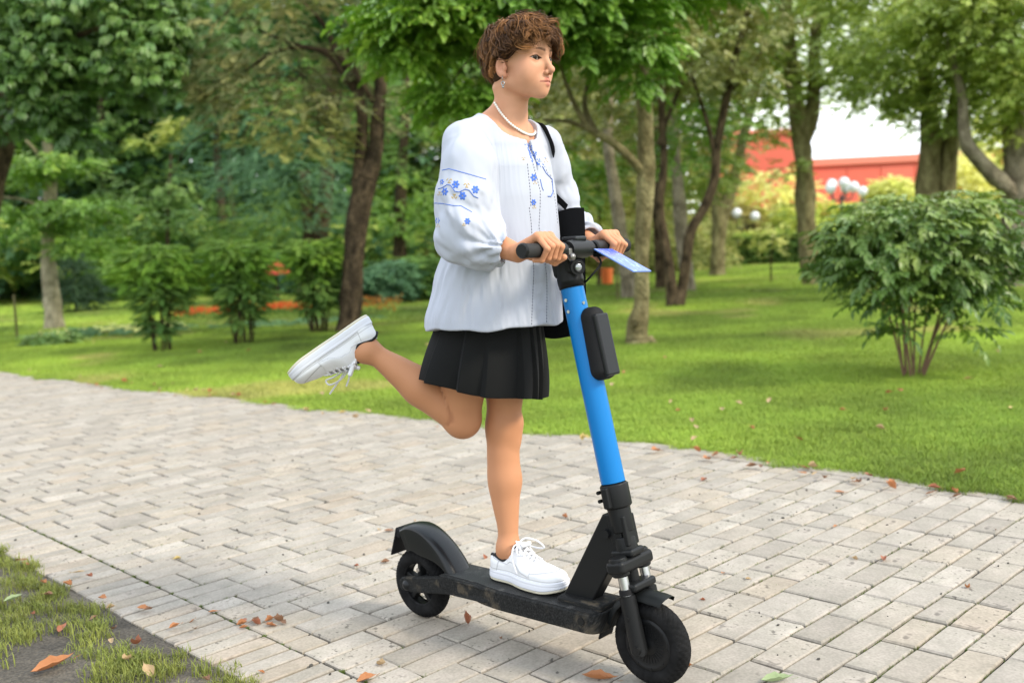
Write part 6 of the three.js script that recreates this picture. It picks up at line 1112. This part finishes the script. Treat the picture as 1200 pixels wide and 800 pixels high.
// pearl necklace
{
  const nk = new THREE.Group(); nk.name = 'necklace'; person.add(nk);
  const ring = []; const pts = [[581, 121], [588, 133], [598, 145], [610, 154.5], [620, 158.5], [626, 156], [625, 147]];
  const skinF = (p) => bodyField(p), P = pts.map(([x, y]) => { const h = onBlouse(x, y, skinF); return h.p.clone().addScaledVector(h.n, 0.004); });
  const curve = new THREE.CatmullRomCurve3(P), len = curve.getLength(), n = Math.round(len / 0.0068), g = new THREE.SphereGeometry(0.0036, 12, 9), pearl = std({ color: [0.80, 0.77, 0.72], roughness: 0.25, clearcoat: 0.6, clearcoatRoughness: 0.2 });
  for (let i = 0; i <= n; i++) mesh('pearl', g, pearl, nk).position.copy(curve.getPointAt(i / n));
}

// ---------------------------------------------------------------- pleated skirt
{
  const na = 660, nt = 40, P = [], T = [], I = [], pleats = 15, wall = 0.0022;
  for (const off of [0, -wall]) for (let i = 0; i <= nt; i++) for (let j = 0; j <= na; j++) {
    const t = i / nt, th = (j % na) / na * 6.283185, c = Math.cos(th), s = Math.sin(th), ph = (((th / 6.283185 * pleats + 0.3 * Math.sin(th * 3) + 0.22 * Math.sin(th * 5 + 1)) % 1) + 1) % 1, saw = ph < 0.86 ? ph / 0.86 : 1 - (ph - 0.86) / 0.14;
    const rightness = c * 0.75 - s * 0.66, yHem = 0.757 - 0.040 * rightness + 0.004 * Math.sin(th * 4 + 1), y = lerp(1.05, yHem, t), cx = lerp(-0.064, -0.117, Math.pow(t, 1.3));
    const flare = smooth(0, 1, t), sway = 0.007 * Math.sin(th * 4 + 0.6) * t * t + 0.004 * Math.sin(th * 7 + 2) * t * t;
    const rr = off + lerp(0.0, 0.0165, t) * (saw - 0.5) + sway, a = lerp(0.128, 0.176, flare), b = lerp(0.145, 0.190, flare);
    P.push(cx + c * (a + rr), y, s * (b + rr)); T.push(j / na * 1.1, y);
  }
  const w = na + 1, base = (nt + 1) * w; for (let i = 0; i < nt; i++) for (let j = 0; j < na; j++) { const a = i * w + j, b = a + w; I.push(a, a + 1, b, b, a + 1, b + 1); const c = base + a, d = base + b; I.push(c, d, c + 1, d, d + 1, c + 1); }
  for (let j = 0; j < na; j++) { const a = nt * w + j, c = base + a; I.push(a, a + 1, c, c, a + 1, c + 1); }
  const g = new THREE.BufferGeometry(); g.setAttribute('position', new THREE.Float32BufferAttribute(P, 3)); g.setAttribute('uv', new THREE.Float32BufferAttribute(T, 2)); g.setIndex(I); g.computeVertexNormals();
  mesh('skirt', g, std({ color: [0.0075, 0.0078, 0.008], roughness: 0.85, specularIntensity: 0.3, sheen: 0.12, sheenColor: new THREE.Color(0.5, 0.5, 0.55), side: THREE.DoubleSide }), person);
}

// ---------------------------------------------------------------- white sneakers
{
  const halfW = (x) => { const t = clamp(x / 0.275); return 0.0335 + 0.0145 * smooth(0.25, 0.68, t) - 0.004 * Math.exp(-(((t - 0.38) / 0.12) ** 2)); };
  const outlineF = (x, z, grow = 0) => { const cz = 0.004 * Math.sin(clamp(x / 0.275) * 3.1), w = halfW(x) + grow; let d = Math.abs(z - cz) - w; if (x < 0.04) d = Math.hypot(Math.max(0, 0.04 - x) * (w / (0.04 + grow)), z - cz) - w; if (x > 0.205) { const a = (x - 0.205) / (0.070 + grow), b = Math.abs(z - cz) / w; d = (Math.pow(Math.pow(a, 2.5) + Math.pow(b, 2.5), 0.4) - 1) * w; } return d; };
  const topY = (x) => { const k = [[-0.01, 0.098], [0.03, 0.092], [0.07, 0.082], [0.10, 0.103], [0.125, 0.101], [0.16, 0.083], [0.20, 0.074], [0.245, 0.067], [0.29, 0.060]]; let i = 0; while (i < k.length - 2 && x > k[i + 1][0]) i++; const t = clamp((x - k[i][0]) / (k[i + 1][0] - k[i][0])), u = t * t * (3 - 2 * t); return lerp(k[i][1], k[i + 1][1], u * 0.5 + t * 0.5); };
  const seam = (p) => { const [x, y] = p; let k = 0; const line = (v, ok) => { if (ok) k = Math.max(k, 1 - smooth(0.0004, 0.0014, Math.abs(v))); }; line(0.052 - y + 0.15 * (x - 0.2), x > 0.187); line(x - 0.187, y < 0.054 && y > 0.036); line(0.052 - x + 0.25 * (y - 0.05), true); line(0.018 - Math.abs(y - (topY(x) - 0.020)), x > 0.09 && x < 0.184); line(y - 0.0365, true); return k; };
  const soleF = (p) => { const toe = 0.007 * smooth(0.2, 0.28, p[0]) ** 2; const d = outlineF(p[0], p[2], 0.004 + 0.002 * smooth(0.03, 0.0, p[1]) - 0.0007 * Math.max(0, Math.sin(p[1] * 900)) * (p[1] > 0.02 ? 1 : 0)); return smx(smx(d, p[1] - 0.0325 - toe * 0.4, 0.005), 0.007 + toe - p[1], 0.004); };
  const outF = (p) => { const toe = 0.007 * smooth(0.2, 0.28, p[0]) ** 2; return smx(smx(outlineF(p[0], p[2], 0.0035), p[1] - 0.009 - toe, 0.003), toe - p[1], 0.003); };
  const upperF = (p) => {
    const [x, y, z] = p, h = topY(x) - 0.028, t = clamp((y - 0.028) / h, 0, 1.4), lean = 0.0105 * smooth(0.08, 0.0, x) * t;
    const w = lerp(1, 0.62, smooth(0.35, 1.0, t)) * lerp(1, 1.12, smooth(0.09, 0.02, x) * 1);
    let d = outlineF(x - 0.004 * t, z / w, -0.0015) * w; const top = (y - topY(x)) * 0.75; d = smx(d, top, 0.030); d = smx(d, 0.022 - y, 0.004);
    // panels lie slightly proud: toe cap, heel counter, eyestay; a swoosh-free side
    const edge = (v) => 0.0013 * smooth(-0.0012, 0.0012, v); if (Math.abs(d) < 0.01) { d -= edge(0.052 - y + 0.15 * (x - 0.2)) * smooth(0.185, 0.187, x); d -= edge(0.052 - x + 0.25 * (y - 0.05)); const es = 0.018 - Math.abs(y - (topY(x) - 0.020)); d -= edge(es) * smooth(0.088, 0.09, x) * smooth(0.186, 0.184, x); d += 0.0006 * smooth(0.55, 0.8, Math.sin(x * 600) * Math.sin(z * 600)) * smooth(0.195, 0.2, x) * smooth(0.052, 0.058, y); }
    // foot opening
    d = smx(d, -Math.max(ell([x, 0, z], [0.050, 0, 0], [0.046, 1, 0.0265]) , 0.045 - y), 0.006);
    return d;
  };
  const whiteC = std({ vertexColors: true, roughness: 0.42, specularIntensity: 0.45 }), white = std({ color: [0.68, 0.69, 0.715], roughness: 0.42, specularIntensity: 0.45 }), rubber = std({ color: [0.64, 0.65, 0.70], roughness: 0.5 }), gum = std({ color: [0.58, 0.54, 0.42], roughness: 0.5 }), blackL = std({ color: [0.012, 0.012, 0.013], roughness: 0.9 }), greyS = std({ color: [0.5, 0.5, 0.53], roughness: 0.6 }), laceM = std({ color: [0.68, 0.68, 0.71], roughness: 0.8 });
  const lo = [-0.02, -0.006, -0.065], hi = [0.30, 0.125, 0.065];
  const sole = nets(soleF, lo, hi, 0.0026), outsole = nets(outF, lo, hi, 0.003), upper = nets(upperF, lo, hi, 0.0018, { color: (p) => { const k = 1 - 0.42 * seam(p) - 0.06 * Math.max(0, fbm(p[0] * 60, p[1] * 60, p[2] * 60, 3)); return [0.69 * k, 0.695 * k, 0.715 * k]; } });
  const tg = box(0.012, 0.07, 0.04, 0.005, 4); tg.rotateZ(-0.95); const tongue = move(tg, 0.112, 0.098, 0);
  const drop = (x, z) => { let y = 0.14; while (y > 0.03 && upperF([x, y, z]) > 0) y -= 0.0007; return y; }, sideAt = (x, y, k) => { let z = 0.07; while (z > 0.01 && upperF([x, y, z * k]) > 0) z -= 0.0006; return V(x, y, (z + 0.0004) * k); };
  const hole = []; for (let i = 0; i <= 26; i++) { const a = i / 26 * 6.283185, x = 0.050 + Math.cos(a) * 0.0490, z = Math.sin(a) * 0.0295; hole.push(V(x - Math.cos(a) * 0.002, Math.max(drop(x, z), 0.06) + 0.001, z - Math.sin(a) * 0.002)); }
  const laces = []; const lr = rng(606);
  for (let i = 0; i < 6; i++) { const x = 0.108 + i * 0.0145, y = topY(x) + 0.0035, w = 0.021; const flat = (a, b, c) => tube([a, b, c], [0.0028], 7, 10); laces.push(flat(V(x - 0.005, y - 0.010, -w), V(x, y + 0.003, 0), V(x + 0.004, y - 0.010, w))); if (i < 5) laces.push(flat(V(x + 0.012, y - 0.013, -w), V(x + 0.005, y + 0.001, 0), V(x - 0.002, y - 0.010, w))); }
  const bow = (side) => [tube([V(0.105, 0.112, 0), V(0.115, 0.125, side * 0.018), V(0.145, 0.118, side * 0.038), V(0.165, 0.100, side * 0.046), V(0.145, 0.095, side * 0.044), V(0.118, 0.106, side * 0.02), V(0.106, 0.112, 0)], [0.0026], 7, 40)];
  const tail = (side) => tube([V(0.106, 0.112, 0), V(0.11, 0.11, side * 0.024), V(0.118, 0.085, side * 0.042), V(0.135, 0.058, side * 0.050), V(0.145, 0.045, side * 0.053)], [0.0024], 7, 24);
  const knot = move(new THREE.SphereGeometry(0.0065, 12, 8), 0.106, 0.113, 0);
  const shoe = (s, extra) => {
    const o = new THREE.Group(); o.name = 'sneaker'; o.applyMatrix4(s.m); person.add(o);
    mesh('sole', sole, rubber, o); mesh('outsole', outsole, gum, o); mesh('upper', upper, whiteC, o); mesh('tongue', tongue, white, o); mesh('lining', tube(hole, [0.0048], 8, 60, 0, false), blackL, o);
    mesh('lace', merge([...laces, knot, ...extra]), laceM, o); for (const k of [1, -1]) mesh('heel_stripe', tube([[0.012, 0.074], [0.03, 0.068], [0.05, 0.062], [0.07, 0.057], [0.09, 0.056]].map(([x, y]) => sideAt(x, y, k)), [0.0018, 0.0013], 6, 16), greyS, o);
    return o;
  };
  shoe(SHOE_L, [...bow(1), ...bow(-1), tail(1), tail(-1)]);
  // the raised shoe's laces hang down from the knot
  const inv = SHOE_R.m.clone().invert(), hang = (pts) => tube(pts.map(([x, y, z], i) => i === 0 && x < 0 ? V(0.108, 0.113, 0.004) : Lp(330 + x / 3.636, 350 + y / 3.636, z).applyMatrix4(inv)), [0.0026], 7, pts.length * 6);
  const rl = hang([[-1, 0, 0], [255, 285, 0.235], [195, 300, 0.25], [180, 325, 0.25], [215, 320, 0.245], [285, 292, 0.235]]), r2 = hang([[-1, 0, 0], [280, 300, 0.24], [220, 335, 0.25], [188, 350, 0.25], [200, 366, 0.25], [250, 345, 0.245], [285, 305, 0.235]]), r3 = hang([[-1, 0, 0], [270, 310, 0.235], [250, 340, 0.24], [205, 405, 0.245]]), r4 = hang([[-1, 0, 0], [292, 310, 0.235], [285, 345, 0.235], [275, 372, 0.235]]);
  shoe(SHOE_R, [rl, r2, r3, r4]);
}

// ---------------------------------------------------------------- black cloth bag on her left shoulder
{
  const o = thing('tote_bag', 'black cloth tote bag hanging from the left shoulder behind the handlebar', 'bag', RIDE, RIDE_TURN), black = std({ color: [0.010, 0.010, 0.011], roughness: 0.9, specularIntensity: 0.25, side: THREE.DoubleSide });
  // a flat pouch, slightly full, its mouth open at the top
  const nu = 28, nv = 30, P = [], I = []; for (const f of [1, -1]) for (let i = 0; i <= nv; i++) for (let j = 0; j <= nu; j++) { const v = i / nv, u = j / nu, x = lerp(-0.165, 0.155, u) - 0.012 * v + 0.006 * Math.sin(v * 3), y = lerp(1.252, 0.885, v) + 0.006 * Math.sin(u * 9) - 0.02 * (1 - u) * 0, bulge = 0.016 * Math.sin(Math.PI * u) * Math.sin(Math.PI * Math.min(1, v * 0.95 + 0.12)) + 0.003 * noise3(u * 6, v * 5, f + 3); P.push(x, y, lerp(-0.212, -0.158, u) + f * bulge * 0.8 + 0.008 * noise3(u * 2.2, v * 2.2, 9)); }
  const w = nu + 1, base = (nv + 1) * w; for (let i = 0; i < nv; i++) for (let j = 0; j < nu; j++) { const a = i * w + j, b = a + w; I.push(a, b, a + 1, b, b + 1, a + 1); const c = base + a, d = base + b; I.push(c, c + 1, d, d, c + 1, d + 1); }
  const g = new THREE.BufferGeometry(); g.setAttribute('position', new THREE.Float32BufferAttribute(P, 3)); g.setIndex(I); g.computeVertexNormals(); mesh('pouch', g, black, o);
  const strap = (pts) => { const c = new THREE.CatmullRomCurve3(pts), n = 40, Q = [], K = []; for (let i = 0; i <= n; i++) { const p = c.getPoint(i / n), t = c.getTangent(i / n), s = V(0.9, 0.1, 0.2).addScaledVector(t, -V(0.9, 0.1, 0.2).dot(t)).normalize(), nn = V().crossVectors(s, t).normalize(); for (const [a, b] of [[-1, -1], [1, -1], [1, 1], [-1, 1]]) { const q = p.clone().addScaledVector(s, a * 0.011).addScaledVector(nn, b * 0.0012); Q.push(q.x, q.y, q.z); } } for (let i = 0; i < n; i++) for (let j = 0; j < 4; j++) { const a = i * 4 + j, b = i * 4 + (j + 1) % 4; K.push(a, b, a + 4, b, b + 4, a + 4); } const gg = new THREE.BufferGeometry(); gg.setAttribute('position', new THREE.Float32BufferAttribute(Q, 3)); gg.setIndex(K); gg.computeVertexNormals(); return gg; };
  const rest = (px, py) => { const h = onBlouse(px, py); return h.p.clone().addScaledVector(h.n, 0.003); };
  mesh('strap', strap([Lp(664, 243, -0.172), Lp(645, 222, -0.165), Lp(641, 200, -0.155), rest(646, 174), rest(641, 160), rest(636, 151), V(0.0, 1.49, -0.125), V(-0.05, 1.44, -0.15), V(-0.09, 1.33, -0.2), V(-0.10, 1.255, -0.222)]), black, o);
}
renderer.render(scene, camera);
